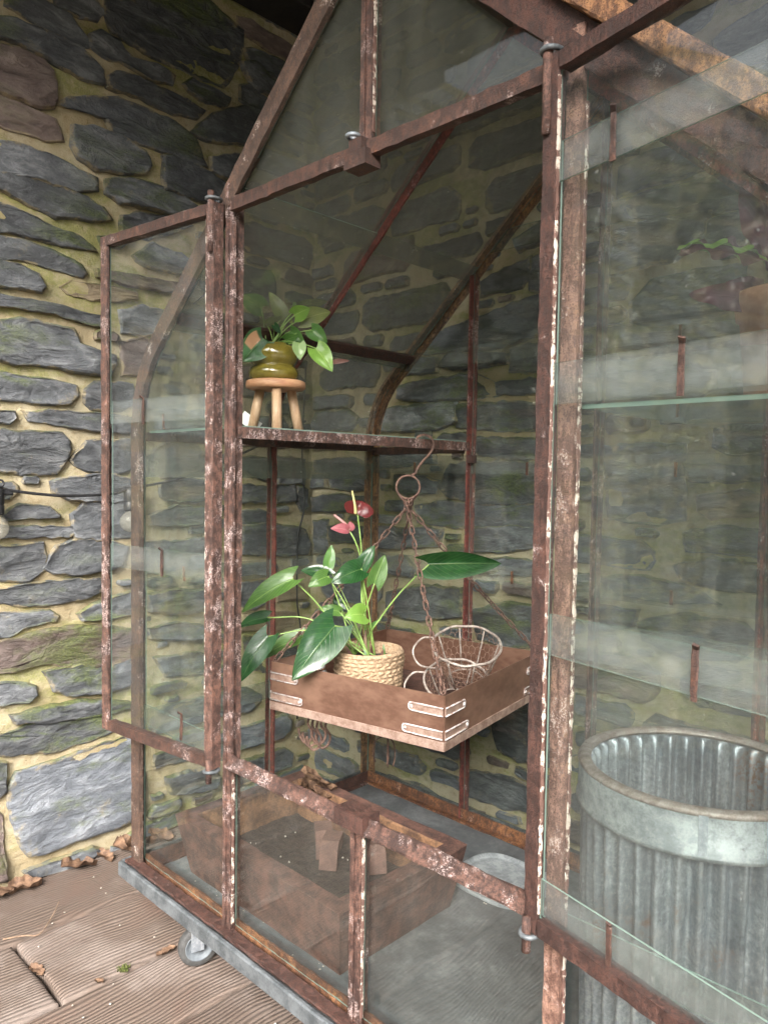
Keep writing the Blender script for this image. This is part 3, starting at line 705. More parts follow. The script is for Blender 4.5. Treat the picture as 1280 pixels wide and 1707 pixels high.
# ------------------------------------------------------------------ the glasshouse
b_ = .3962; D = .8084; ZB = -.3874; ZT = .70; XC = b_; W2 = 2 * b_; SL = .9
GH = thing('greenhouse', (XC, D / 2, Z_DECK), 'rusty curved-eave glasshouse on castors with both front doors open', 'greenhouse')
def part(bm, name, mat, parent=GH, origin=None): return bm.build(name, mat, parent, origin)
def arch_half(n=9):
    """(x, z) from the left base up round the eave to the apex"""
    th = math.atan(SL); zc = 1.18 - SL * b_; t = .125; r = t / math.tan((math.pi / 2 + th) / 2 - 0) if False else t / math.tan((math.pi / 2 - th) / 2)
    cx, cz = -b_ + r, zc - t; out = [(-b_, ZB)]
    a0, a1 = math.pi, math.pi / 2 + th
    for i in range(n + 1):
        a = a0 + (a1 - a0) * i / n; out.append((cx + r * math.cos(a), cz + r * math.sin(a)))
    out.append((XC, 1.18 + SL * XC)); return out
AH = arch_half(); ARCH = AH + [(W2 - x, z) for x, z in AH[-2::-1]]
def roof_z(x):
    x = min(x, W2 - x)
    for (x0, z0), (x1, z1) in zip(AH[:-1], AH[1:]):
        if x0 <= x <= x1 and x1 > x0: return z0 + (z1 - z0) * (x - x0) / (x1 - x0)
    return AH[-1][1]
APEX = AH[-1][1]
FR = [(-.010, -.020), (.000, -.020), (.000, -.004), (.016, -.004), (.016, .003), (.003, .003), (.003, .010), (.012, .010), (.012, .026), (.008, .029), (-.006, .029), (-.006, .008), (-.010, .008)]
def rafter(y, prof, mat, mat2=None, lift=0.0):
    L = [(x, y, z) for x, z in AH]; Rr = [(W2 - x, y, z) for x, z in AH]
    # t x a = outward for the left half when a = +Y; the right half is mirrored
    part(B().sweep(L, prof, (0, 1, 0), .0008, .022), 'rafter', M[mat]); part(B().sweep(Rr, prof, (0, 1, 0), .0008, .022, flip=-1), 'rafter', M[mat2 or mat])
rafter(0, FR, 'rust_dull', 'rust_dark')
part(B().sweep([(W2 - x, -.006, z) for x, z in AH[10:]], rect(.036, .032, .003, 0, .046), (0, 1, 0), .0008, .02, flip=-1), 'verge_bar', M['rust_orange'])
rafter(D / 2, [(p, -q) for p, q in tee(.024, .005, .005, .022)], 'rust_red')
rafter(D, [(-p, q) for p, q in FR[:3]] + [(-.030, -.004), (-.030, .006), (-.004, .006), (-.004, .026), (.012, .026)], 'rust_orange')
part(B().sweep([(XC, -.02, APEX + .005), (XC, D + .02, APEX + .005)], rect(.035, .03), (1, 0, 0)), 'ridge_bar', M['rust'])
for x in (-.225, W2 + .225):
    part(B().sweep([(x, .01, roof_z(x) - .022), (x, D - .01, roof_z(x) - .022)], rect(.03, .012), (1, 0, .9 if x < 0 else -.9)), 'purlin', M['rust_dark'])
# base tray and sills
bt = B()
bt.sweep([(-.428, -.034, -.391), (W2 + .428, -.034, -.391)], rect(.012, .036, .003), (0, 1, 0), .0006, .05)
bt.sweep([(-.428, D + .034, -.391), (W2 + .428, D + .034, -.391)], rect(.012, .036, .003), (0, 1, 0), .0006, .1)
bt.sweep([(-.431, -.028, -.391), (-.431, D + .028, -.391)], rect(.012, .036, .003), (1, 0, 0), .0006, .1)
bt.sweep([(W2 + .431, -.028, -.391), (W2 + .431, D + .028, -.391)], rect(.012, .036, .003), (1, 0, 0), .0006, .1)
M['base_metal'] = simple('base_metal', (.060, .068, .074), (.15, .165, .175), 30, .5, .001, .25)
part(bt, 'base_rim', M['base_metal'])
part(B().box((XC, D / 2, -.394), (W2 + .85, D + .055, .008)), 'base_floor', M['zinc_floor'])
for y, mt, s_ in ((.012, 'rust_warm', 1), (D - .012, 'rust_warm', -1)):
    part(B().sweep([(-b_ + .01, y, -.389), (W2 + b_ - .01, y, -.389)], [(p * s_, q) for p, q in angle(.022, .034, .005)], (0, 1, 0), .0012, .02, flip=1), 'base_rail', M[mt])
for x, s_ in ((-b_ + .012, 1), (W2 + b_ - .012, -1)):
    part(B().sweep([(x, .02, -.389), (x, D - .02, -.389)], [(p * s_, -q) for p, q in angle(.022, .034, .005)], (1, 0, 0), .0012, .02), 'base_rail', M['rust'])
part(B().sweep([(-.42, -.012, -.372), (W2 + .42, -.012, -.372)], rect(.028, .006), (0, 1, 0), .0015, .015), 'threshold', M['rust_dark'])
# front posts and mullions
def post(x, y, z0, z1, prof, mat, a=(1, 0, 0)): part(B().sweep([(x, y, z0), (x, y, z1)], prof, a, .0007, .02), 'post', M[mat])
FP = [(-.0135, -.010), (-.003, -.010), (-.003, -.006), (.0105, -.006), (.0105, 0), (.0022, 0), (.0022, .024), (-.0022, .024), (-.0022, 0), (-.0135, 0)]
post(0, 0, ZB, 1.20, FP, 'rust_pale'); post(W2 - .003, 0, ZB, 1.20, [(-p * 1.12, q) for p, q in FP], 'rust_tan')
for z0, z1, mt in ((ZB, -.02, 'rust_pale'), (1.165, APEX - .02, 'rust_pale')):
    part(B().sweep([(b_, 0, z0), (b_, 0, z1)], FP, (1, 0, 0), .0007, .02), 'mullion', M[mt])
SILL = [(-.024, -.012), (-.021, -.014), (.014, -.006), (.014, -.001), (-.005, .002), (-.005, .012), (-.010, .012), (-.012, .002), (-.024, -.007)]
part(B().sweep([(.012, 0, 0), (W2 - .012, 0, 0)], SILL, (0, 1, 0), .0012, .015), 'sill_rail', M['rust_pale'])
part(B().sweep([(.012, -.004, 1.15), (W2 - .012, -.004, 1.15)], [(-.013, -.013), (.004, -.013), (.012, -.008), (.012, -.004), (-.008, .002), (-.008, .012), (-.013, .012)], (0, 1, 0), .001, .02), 'lintel', M['rust'])
part(B().box((b_ - .002, -.006, .004), (.070, .044, .030), rot_z(.02)), 'sill_sleeve', M['rust_dark'])
cl = B().box((b_ - .004, -.012, 1.132), (.052, .036, .026)); cl.box((b_ - .004, -.014, 1.156), (.03, .03, .02)); part(cl, 'lintel_clamp', M['rust'])
ey = B().tube([(b_ - .012 + .010 * math.cos(a), -.026 + .010 * math.sin(a), 1.172) for a in [i * .5236 for i in range(12)]], .0038, 8, True)
ey.tube([(b_ - .012, -.02, 1.15), (b_ - .012, -.02, 1.17)], .004); part(ey, 'eye_bolt', M['galv'])
# rear mullions, side posts
for x, mt in ((0, 'rust_red'), (b_, 'rust_pale'), (W2, 'rust_red')):
    part(B().sweep([(x, D, ZB), (x, D, roof_z(x) - .01)], [(-p, -q) for p, q in tee(.028, .004, .005, .020)], (1, 0, 0), .0007, .02), 'mullion', M[mt])
part(B().box((.012, D - .012, .655), (.018, .022, .022)), 'clip_plate', M['rust_dark'])
# shelves
sh = B().sweep([(0, .012, .69), (0, D - .012, .69)], [(.0, -.011), (.004, -.011), (.004, .013), (-.022, .013), (-.022, .009), (.0, .009)], (1, 0, 0), .0006, .02, flip=-1)
shelf = part(sh, 'shelf_rail', M['rust_pale'])
part(B().sweep([(-b_ + .012, .012, .680), (-b_ + .012, D - .012, .680)], angle(.022, .022, .004), (1, 0, 0), .0006, .03, flip=-1), 'shelf_rail', M['rust'])
part(B().sweep([(-.38, D - .016, .682), (-.012, D - .016, .682)], rect(.006, .022), (0, 1, 0), .0006, .03), 'shelf_rail', M['rust'])

def pane(P, nrm, low, mat='glass', th=.003, parent=GH, name='pane'):
    """flat glass polygon P extruded by th along nrm; the uv holds the distances to the lower and upper edge"""
    nrm = Vector(nrm).normalized(); P = [Vector(q) for q in P]; k = len(P); up = Vector(low[0])
    d = [q.dot(up) for q in P]; lo, hi = min(d), max(d)
    if not low[1]: hi += 9
    if not low[2]: lo -= 9
    bm = B(); V = P + [q + nrm * th for q in P]; UV = [(x - lo, hi - x) for x in d] * 2
    bm.add(V, [tuple(range(k)), tuple(reversed(range(k, 2 * k)))], False, 0, UV)
    bm.add(V, [(i, k + i, k + (i + 1) % k, (i + 1) % k) for i in range(k)], False, 1, [(1, 1)] * (2 * k))
    return bm.build(name, [M[mat], M['glass_edge']], parent)
def clip(P, z0, z1):
    for z, s_ in ((z0, 1), (z1, -1)):
        out = []
        for i in range(len(P)):
            a, b = P[i - 1], P[i]; da, db = (a[1] - z) * s_, (b[1] - z) * s_
            if (da >= 0) != (db >= 0): t = da / (da - db); out.append((a[0] + (b[0] - a[0]) * t, a[1] + (b[1] - a[1]) * t))
            if db >= 0: out.append(b)
        P = out
        if not P: break
    return P
def gable(x0, x1, z0, z1, y, laps, out, mat='glass'):
    """panes between x0 and x1 under the arch, split at the laps; each upper pane lies outside the one below"""
    xs = sorted({x0, x1, *[x for x, z in ARCH if x0 < x < x1]}); P = [(x, min(z1, roof_z(x) - .006)) for x in reversed(xs)]
    P += [(x0, z0), (x1, z0)]; P = [P[i] for i in range(len(P)) if i == 0 or P[i] != P[i - 1]]
    ed = [z0] + [l for l in laps if z0 + .05 < l < z1 - .03] + [3]
    for i in range(len(ed) - 1):
        Q = clip(P, ed[i] - (.026 if i else 0), min(ed[i + 1] + (.026 if i < len(ed) - 2 else 0), 3))
        if len(Q) < 3: continue
        off = out * (.0045 * (i % 2) + .002)
        pane([(x, y + off, z) for x, z in Q], (0, out, 0), ((0, 0, 1), i < len(ed) - 2, i > 0), mat)
LF = [.385, .735, 1.03]; LR = [0.0, .335, .64, .95, 1.25]
gable(-b_ + .006, -.004, ZB + .02, 3, .008, [0.0, .385, .735], 1); gable(W2 + .004, W2 + b_ - .006, ZB + .02, 3, .008, [-.03, .385, .735], 1)
gable(.006, b_ - .004, ZB + .02, -.005, .008, [], 1, 'glass_front'); gable(b_ + .004, W2 - .006, ZB + .02, -.005, .008, [], 1, 'glass_front')
gable(.006, b_ - .004, 1.165, 3, .008, [], 1, 'glass_gable'); gable(b_ + .004, W2 - .006, 1.165, 3, .008, [], 1, 'glass_gable')
for i in range(4): gable(-b_ + i * b_ + .005, -b_ + (i + 1) * b_ - .005, ZB + .02, 3, D - .010, LR, 1, 'glass')
def strip(path, y0, y1, mat, lo, hi):
    """bent or flat pane following (x, z) points, y0..y1 wide"""
    n = len(path); V = []; bm = B(); acc = [0]
    for i in range(1, n): acc.append(acc[-1] + math.dist(path[i], path[i - 1]))
    for off in (0, .003):
        for i, (x, z) in enumerate(path):
            a, c = path[max(i - 1, 0)], path[min(i + 1, n - 1)]; t = Vector((c[0] - a[0], 0, c[1] - a[1])).normalized(); nn = Vector((-t.z, 0, t.x))
            if x > XC: nn = Vector((t.z, 0, -t.x)) * 1
            q = Vector((x, 0, z)) + nn * off; V += [(q.x, y0, q.z), (q.x, y1, q.z)]
    UV = [(u + (0 if lo else 9), acc[-1] - u + (0 if hi else 9)) for u in acc for _ in (0, 1)] * 2
    k = 2 * n
    bm.add(V, [(2 * i, 2 * i + 1, 2 * i + 3, 2 * i + 2) for i in range(n - 1)] + [(k + 2 * i, k + 2 * i + 2, k + 2 * i + 3, k + 2 * i + 1) for i in range(n - 1)], True, 0, UV)
    E = [(2 * i, 2 * i + 2, k + 2 * i + 2, k + 2 * i) for i in range(n - 1)] + [(2 * i + 1, k + 2 * i + 1, k + 2 * i + 3, 2 * i + 3) for i in range(n - 1)] + [(0, k, k + 1, 1), (k - 2, k - 1, 2 * k - 1, 2 * k - 2)]
    bm.add(V, E, False, 1, [(1, 1)] * (2 * k)); part(bm, 'pane', [M[mat], M['glass_edge']])
def along(s0, s1):
    out = []; s = 0; pt = lambda a, c, t: (a[0] + (c[0] - a[0]) * t, a[1] + (c[1] - a[1]) * t)
    for a, c in zip(AH[:-1], AH[1:]):
        L = math.dist(a, c); e = s + L
        if e > s0 and s < s1:
            if not out: out.append(pt(a, c, max(0, (s0 - s) / L)))
            out.append(pt(a, c, min(1, (s1 - s) / L)))
        s = e
    return out
TOT = sum(math.dist(a, c) for a, c in zip(AH[:-1], AH[1:]))
bands = [(.02, .40), (.35, .75), (.70, 1.03), (.98, 1.42), (1.37, 1.75), (1.70, TOT - .01)]
for bay in ((.012, D / 2 - .005), (D / 2 + .005, D - .012)):
    for k, (s0, s1) in enumerate(bands):
        P = along(s0, s1); off = .003 + .0045 * (k % 2)
        for side in (0, 1):
            Q = []
            for i, (x, z) in enumerate(P):
                a, c = P[max(i - 1, 0)], P[min(i + 1, len(P) - 1)]; t = Vector((c[0] - a[0], c[1] - a[1])).normalized(); x_, z_ = x - t.y * (off - .012), z + t.x * (off - .012)
                Q.append((W2 - x_, z_) if side else (x_, z_))
            strip(Q, *bay, 'glass_roof' if k >= 3 else 'glass', k > 0, k < len(bands) - 1)
# shelf glass
pane([(-b_ + .016, .02, .700), (-.003, .02, .700), (-.003, D - .02, .700), (-b_ + .016, D - .02, .700)], (0, 0, 1), ((1, 0, 0), False, False), 'glass_shelf', .006, name='shelf_pane')
pane([(W2 + .006, .02, .700), (W2 + b_ - .016, .02, .700), (W2 + b_ - .016, D - .02, .700), (W2 + .006, D - .02, .700)], (0, 0, 1), ((1, 0, 0), False, False), 'glass_shelf', .006, name='shelf_pane')
# putty beside the front glass, rust clips at the laps
pb = B()
for x, z0, z1 in ((.0118, ZB + .03, -.02), (b_ + .0118, ZB + .03, -.02), (-.0148, ZB + .03, 1.1), (W2 - .0118, ZB + .03, -.02), (W2 + .0148, ZB + .03, 1.1), (b_ - .0148, ZB + .03, -.02), (-b_ + .016, ZB + .03, .7), (b_ + .0118, 1.18, APEX - .06)):
    pb.sweep([(x, -.001, z0), (x, -.001, z1)], rect(.0026, .006, .0006), (1, 0, 0), .0008, .007)
part(pb, 'putty', M['putty'])
for x, y, z in ((-.285, .004, .735), (-.193, .004, .385), (-.2, D - .016, .64), (.16, D - .016, .345), (.60, D - .016, .345), (.60, D - .016, .64), (.2, D - .016, .64), (.3, D - .016, .0), (.6, D - .016, .95)):
    part(B().sweep([(x, y, z - .028), (x + .001, y - .002, z + .006)], rect(.007, .003, .0005), (1, 0, 0), .0006, .01), 'glass_clip', M['rust_warm'])
for y, z in ((.28, .345), (.62, .34), (.25, .0)): part(B().sweep([(-b_ + .018, y, z - .025), (-b_ + .018, y, z + .008)], rect(.007, .003, .0005), (0, 1, 0), .0006, .01), 'glass_clip', M['rust_warm'])
# castors
for cx, cy_, an in ((-.186, .040, 1.25), (W2 + .20, .05, .4), (-.17, D - .06, .8), (W2 + .18, D - .06, 2.0)):
    Rz = rot_z(an); c = Vector((cx, cy_, -.512)); rw = .047
    fk = B(); 
    for s_ in (-1, 1): fk.box(c + Rz @ Vector((-.006, s_ * .0185, .034)), (.030, .003, .075), Rz)
    fk.box(c + Rz @ Vector((-.012, 0, .073)), (.046, .04, .004), Rz); fk.lathe([(.012, .075), (.016, .079), (.016, .092), (.0, .092)], c + Rz @ Vector((-.02, 0, 0)), 16); fk.box(c + Rz @ Vector((-.02, 0, .1)), (.075, .065, .014), Rz)
    ca = part(fk, 'castor', M['galv']); Rx = Rz @ Matrix.Rotation(math.pi / 2, 3, 'X')
    B().lathe([(.033, -.012), (.043, -.0125), (rw, -.008), (rw + .001, 0), (rw, .008), (.043, .0125), (.033, .012)], c, 40, rot=Rx, caps=False).build('tyre', M['tyre'], ca)
    B().lathe([(.0, .016), (.009, .016), (.010, .007), (.026, .005), (.031, .0125), (.0335, .0125), (.0335, -.0125), (.031, -.0125), (.026, -.005), (.010, -.007), (.009, -.016), (.0, -.016)], c, 32, rot=Rx, caps=False).build('wheel_hub', M['hubgrey'], ca)
# doors
def door(hx, ang, sx, laps, stile_mat, far_mat, rail_mat, clips, z0=-.018, z1=1.155, w=.385):
    ca, sa = math.cos(ang), math.sin(ang); O = Vector((hx, -.030, 0)); U = Vector((sx * ca, -sa, 0)); Nn = Vector((sx * sa * 1.0, ca, 0))
    Nn = Vector((0, 0, 1)).cross(U); Nn = Nn if Nn.y > 0 else -Nn
    at = lambda u, n, z: O + U * u + Nn * n + Vector((0, 0, z))
    fr = B()
    fr.sweep([at(0, 0, z0), at(0, 0, z1)], [(-.012, -.012), (.012, -.012), (.012, -.007), (.003, -.007), (.003, .012), (-.012, .012)], U, .0008, .018, mi=0, flip=1 if sx > 0 else -1)
    fr.sweep([at(w, 0, z0), at(w, 0, z1)], [(-.013, -.012), (.012, -.012), (.012, .012), (.007, .012), (.007, -.006), (-.013, -.006)], U, .0008, .018, mi=1, flip=1 if sx > 0 else -1)
    for z in (z0 + .012, z1 - .012):
        s_ = 1 if z < .5 else -1
        fr.sweep([at(.014, 0, z), at(w - .012, 0, z)], [(-.012, -.012 * s_), (-.007, -.012 * s_), (-.007, .004 * s_), (.010, .004 * s_), (.010, .010 * s_), (-.012, .010 * s_)], Nn, .0009, .018, mi=2, flip=sx)
    d = part(fr, 'door', [M[stile_mat], M[far_mat], M[rail_mat]])
    ed = [z0 + .02] + laps + [z1 - .02]
    for i in range(len(ed) - 1):
        za, zb = ed[i] - (.027 if i else 0), ed[i + 1] + (.027 if i < len(ed) - 2 else 0); n = .0015 + .0045 * (i % 2)
        Q = [at(.008, n, za), at(w - .010, n, za), at(w - .010, n, zb), at(.008, n, zb)]
        pane(Q, -Nn, ((0, 0, 1), i < len(ed) - 2, i > 0), 'glass_door', .003, d)
    for u, z in clips: B().sweep([at(u, -.005, z - .032), at(u, -.005, z + .026), at(u + .004, -.011, z + .032)], rect(.0075, .003, .0006), U, .0008, .01).build('glass_clip', M['rust'], d)
    for za, zb in ((z1 - .10, z1 + .022), (z0 - .03, z0 + .02)): B().tube([at(-.004, -.014, za), at(-.004, -.014, zb)], .0065, 10).build('hinge_pin', M['rust_pale'], d)
    for z in (z1 + .006, z0 - .006):
        c = at(-.004, -.006, z); hr = B().tube([c + Vector((.0125 * math.cos(a), .016 * math.sin(a), .001)) for a in [i * .4488 for i in range(14)]], .0036, 8, True); hr.build('hinge_ring', M['base_metal'], d)
    pu = B().sweep([at(.0135, -.009, z0 + .03), at(.0135, -.009, z1 - .03)], rect(.0022, .005, .0006), U, .0008, .007); pu.build('putty', M['putty'], d)
    return d
door(-.022, R_(6.5), -1, [.405, .745], 'rust_pale', 'rust_pale', 'rust', [(.17, .405), (.24, .745), (.10, .05)])
d = door(W2 - .014, R_(13), 1, [.03, .395, .73, 1.02], 'rust_dark', 'rust', 'rust_dark', [(.205, .73), (.235, .395), (.13, .03), (.1, 1.02)])
lk = B().tube([(-.042, -.035, .985), (-.052, -.028, .975), (-.047, -.03, .982), (-.13, -.012, .972)], .0016, 6); part(lk, 'door_hook', M['black'])
# ------------------------------------------------------------------ plants
def leaf_mesh(base, tip, w, bend, fold, tw, view=None, nu=14, nv=8, shape='heart', wave=0.0):
    Bp, Tp = Vector(base), Vector(tip); ax = Tp - Bp; L = ax.length; t = ax / L; w = w * 1.22; tw = tw * .7
    vw = (Vector((1.33, -.91, .75)) - Bp).normalized() if view is None else Vector(view)
    n = (vw - t * vw.dot(t)).normalized(); s = t.cross(n)
    q = Matrix.Rotation(tw * 1.3, 3, t); n = q @ n; s = q @ s
    if n.z < -.2 and view is None: pass
    V = []; UV = []
    ph = random.uniform(0, 6)
    for i in range(nu + 1):
        u = i / nu
        if shape == 'heart': wd = w * (math.sin(math.pi * min(1, (u * .93 + .07)) ** .62) ** .8) * (1 if u < .98 else .2)
        elif shape == 'lance': wd = w * math.sin(math.pi * (.03 + .95 * u) ** .8) ** .75
        else: wd = w * math.sin(math.pi * (.06 + .9 * u)) ** .6
        for j in range(nv + 1):
            v = -1 + 2 * j / nv
            back = (.20 * L * abs(v) ** 1.6 * (1 - u) ** 4) if shape == 'heart' else 0
            wv = math.sin(u * 21 + ph) * wave * w * abs(v) ** 2 + noise.noise(Vector((u * 3 + ph, v * 2, 0))) * w * .10
            p = Bp + ax * u - t * back + s * (v * wd) + n * (bend * L * (4 * u * (1 - u)) * .55 + fold * wd * (abs(v) ** 1.3 - .3) * .55 + wv)
            p = p - Vector((0, 0, 1)) * (u ** 2.2) * L * .08
            V.append(p); UV.append((u, v))
    m_ = nv + 1
    F = [(i * m_ + j, (i + 1) * m_ + j, (i + 1) * m_ + j + 1, i * m_ + j + 1) for i in range(nu) for j in range(nv)]
    return B().add(V, F, True, 0, UV)
JUTE_LEAVES=[((-0.087, 0.233, 0.354),(-0.179, 0.153, 0.28),0.028,'l',0.12,0.50,0.50),
((-0.15, 0.207, 0.254),(-0.217, 0.168, 0.228),0.018,'d',0.20,0.50,0.60),
((-0.123, 0.189, 0.214),(-0.151, 0.127, 0.116),0.027,'d',0.15,0.45,0.20),
((-0.11, 0.284, 0.203),(-0.188, 0.205, 0.146),0.022,'l',0.10,0.40,0.60),
((0.028, 0.269, 0.252),(0.0, 0.165, 0.147),0.045,'d',0.12,0.25,-0.10),
((-0.062, 0.327, 0.355),(-0.12, 0.286, 0.372),0.020,'d',0.15,0.40,0.50),
((-0.049, 0.313, 0.357),(-0.067, 0.266, 0.337),0.020,'l',0.20,0.40,0.20),
((-0.071, 0.334, 0.376),(-0.075, 0.348, 0.435),0.014,'m',0.05,0.30,0.10),
((0.023, 0.356, 0.378),(-0.005, 0.285, 0.354),0.027,'d',0.18,0.30,0.10),
((0.017, 0.364, 0.379),(0.03, 0.395, 0.44),0.018,'d',0.10,0.50,-0.20),
((0.048, 0.378, 0.344),(0.056, 0.405, 0.419),0.021,'l',0.05,0.35,0.30),
((-0.025, 0.33, 0.271),(-0.063, 0.294, 0.281),0.013,'l',0.20,0.40,0.10),
((-0.066, 0.373, 0.268),(-0.085, 0.371, 0.301),0.015,'d',0.10,0.30,0.00),
((0.055, 0.338, 0.274),(0.042, 0.284, 0.276),0.025,'y',0.30,0.30,0.20),
((0.031, 0.382, 0.234),(0.051, 0.403, 0.258),0.005,'m',0.10,0.30,0.00),
((0.159, 0.448, 0.395),(0.265, 0.594, 0.411),0.035,'d',0.10,0.55,0.55)]
STOOL_LEAVES=[((-0.235, 0.246, 1.021),(-0.26, 0.196, 1.051),0.021,'m',0.10,0.30,0.10),
((-0.206, 0.3, 0.993),(-0.248, 0.279, 1.077),0.016,'o',0.10,0.25,0.10),
((-0.159, 0.291, 1.0),(-0.125, 0.312, 1.02),0.017,'y',0.10,0.30,0.20),
((-0.162, 0.316, 0.994),(-0.125, 0.381, 1.025),0.020,'o',0.08,0.20,0.10),
((-0.206, 0.346, 1.039),(-0.169, 0.411, 1.063),0.011,'o',0.10,0.30,0.30),
((-0.174, 0.305, 1.018),(-0.177, 0.304, 1.04),0.006,'y',0.00,0.30,0.00),
((-0.179, 0.211, 0.933),(-0.206, 0.167, 0.881),0.030,'b',0.10,0.20,-0.10),
((-0.223, 0.255, 0.98),(-0.197, 0.282, 1.003),0.011,'o',0.10,0.30,0.30),
((-0.143, 0.332, 0.968),(-0.113, 0.36, 0.939),0.017,'m',0.20,0.40,-0.10),
((-0.094, 0.306, 0.914),(-0.055, 0.326, 0.861),0.021,'y',0.12,0.40,-0.20),
((-0.109, 0.265, 0.921),(-0.097, 0.259, 0.883),0.014,'p',0.05,0.30,0.00),
((-0.172, 0.274, 0.938),(-0.142, 0.29, 0.95),0.011,'m',0.10,0.30,0.20),
((-0.181, 0.295, 0.964),(-0.152, 0.321, 0.934),0.014,'m',0.20,0.30,0.10),
((-0.194, 0.255, 0.975),(-0.174, 0.26, 0.954),0.007,'d',0.10,0.30,0.10),
((-0.184, 0.219, 0.924),(-0.171, 0.218, 0.933),0.008,'d',0.10,0.30,0.10),
((-0.062, 0.321, 0.877),(-0.027, 0.355, 0.887),0.005,'r',-0.35,0.30,0.10)]

def stem(a, b, parent, r=.0022, sag=.10, ctrl=None):
    a, b = Vector(a), Vector(b); mid = a.lerp(b, .55) + Vector((0, 0, 1)) * (b - a).length * sag
    pts = bez([a] + ([Vector(c) for c in ctrl] if ctrl else [mid]) + [b], 7)
    return B().tube(pts, r, 7, taper=.75).build('stem', M['stem'], parent)
TR = .174; TC = Vector((.069, .489, 0)); TZ = .151; TH = .115
tw = lambda x, y, z: TC + rot_z(TR) @ Vector((x, y, 0)) + Vector((0, 0, z))
TF = TZ - TH + .006   # tray floor

jp = Vector((.030, .380, TF)); PL = thing('potted_anthurium', jp, 'flowering plant with pink and red blooms in a woven jute pot in the hanging tray', 'potted plant')
def braid(a, j, r, z):
    k = j // 4
    return r + (.0022 * math.cos(a * 26 + (1 if k % 2 else -1) * (j % 4) * 1.1 + k * .7) if 2 <= j < 58 else 0) + .0012 * math.sin(a * 3 + k), z + .0015 * math.sin(a * 2 + 1)
prof = [(.068, 0)]; ZR = .140
for k in range(15):
    rb = .0735 + .0095 * (k / 14) ** .8
    for q in range(4): prof.append((rb + .0042 * math.sin(math.pi * (q + .5) / 4), ZR * (k + q / 4) / 15))
prof += [(.0835, ZR), (.081, ZR + .002), (.077, ZR - .002), (.074, ZR - .03), (.070, .02)]
B().lathe(prof, jp, 150, braid, caps=True).build('pot', M['jute'], PL)
B().lathe([(.0735, ZR - .03), (.05, ZR - .022), (.0, ZR - .018)], jp, 30, lambda a, j, r, z: (r, z + .004 * math.sin(a * 5 + j)), caps=False).build('soil', M['soil'], PL)
cr = jp + Vector((0, 0, ZR - .02)); rs = [(-.03, -.02), (.02, -.015), (.0, .0), (.01, .012), (-.012, .01)]
B().tube(bez([cr + Vector((.002, -.006, -.02)), cr + Vector((-.002, -.01, .03)), cr + Vector((-.004, -.008, .065))], 5), .006, 8, taper=.5).build('root_stock', M['twig'], PL)
for i, (bs, tp, w, k, be, fo, twi) in enumerate(JUTE_LEAVES):
    big = w > .015
    leaf_mesh(bs, tp, w * .86, be, fo, twi).build('leaf', LEAF[k], PL)
    r0 = cr + Vector((*rs[i % 5], 0)); h = Vector(bs) - r0
    stem(r0, bs, PL, .0021 if big else .0012, .14 if h.z < .1 else .06)
for i in range(6):
    a = i * 1.1; q = cr + Vector((.04 * math.cos(a), .04 * math.sin(a), -.005)); leaf_mesh(q, q + Vector((random.uniform(-.02, .02), random.uniform(-.02, .02), .035)), .003, .1, .3, 0, nu=5, nv=2, shape='lance').build('shoot', LEAF['l' if i % 2 else 'r'], PL)
stem(cr, (-.003, .367, .509), PL, .0021, 0, [(.012, .374, .30), (.008, .373, .394), (.004, .372, .444)])
stem(cr + Vector((-.005, 0, 0)), (-.015, .353, .467), PL, .0021, 0, [(.012, .372, .28), (.006, .371, .394), (-.003, .362, .440)])
fl = leaf_mesh((-.003, .366, .510), (-.008, .386, .545), .030, .15, .9, 0.0, nu=10, nv=10, shape='heart').build('spathe', LEAF['red'], PL)
B().tube(bez([(-.004, .362, .511), (-.0035, .3575, .535), (-.009, .353, .567)], 6), .0042, 10, taper=.55).build('spadix', M['spadix'], fl)
f2 = leaf_mesh((-.015, .353, .468), (-.036, .310, .479), .011, .25, .8, .3, nu=10, nv=8, shape='lance').build('spathe', LEAF['pink'], PL)
B().tube(bez([(-.015, .353, .470), (-.026, .343, .488), (-.046, .327, .508)], 6), .0055, 10, taper=.45).build('rolled_spathe', LEAF['pink'], f2)
leaf_mesh((-.014, .353, .468), (-.012, .350, .494), .009, .25, .8, .3, nu=8, nv=6, shape='lance').build('rolled_spathe', LEAF['pink'], f2)

# stool on the left shelf with the olive pot
ST = Vector((-.200, .266, .7065)); so = thing('plant_stool', ST, 'little three-legged wooden plant stool standing on the rusty shelf', 'stool')
B().lathe([(.0, .110), (.068, .110), (.0735, .1125), (.0745, .120), (.0735, .1285), (.069, .131), (.0, .131)], ST, 48, caps=False).build('seat', M['stooltop'], so)
for a in (R_(200), R_(85), R_(325)):
    c, s_ = math.cos(a), math.sin(a)
    B().tube([ST + Vector((.073 * c, .073 * s_, 0)), ST + Vector((.046 * c, .046 * s_, .112))], .0125, 14, taper=.95).build('leg', M['stoolwood'], so)
OP = ST + Vector((-.006, -.002, .1312)); po = thing('potted_anthurium', OP, 'leafy green plant in a glossy olive double-bulge pot on the little stool', 'potted plant')
pr = []
for i in range(13): t = i / 12; pr.append((.052 + .0105 * math.sin(math.pi * min(1, t * .93 + .07)) ** .7, .001 + t * .036))
for i in range(13): t = i / 12; pr.append((.0505 + .0115 * math.sin(math.pi * (t * .86 + .02)) ** .75, .0385 + t * .046))
pr += [(.044, .0875), (.0425, .092), (.0395, .092), (.039, .085), (.043, .07)]
B().lathe([(.046, 0)] + pr, OP, 56, caps=True).build('pot', M['olive'], po)
B().lathe([(.042, .078), (.0, .084)], OP, 24, caps=False).build('soil', M['soil'], po)
cr2 = OP + Vector((-.003, 0, .083))
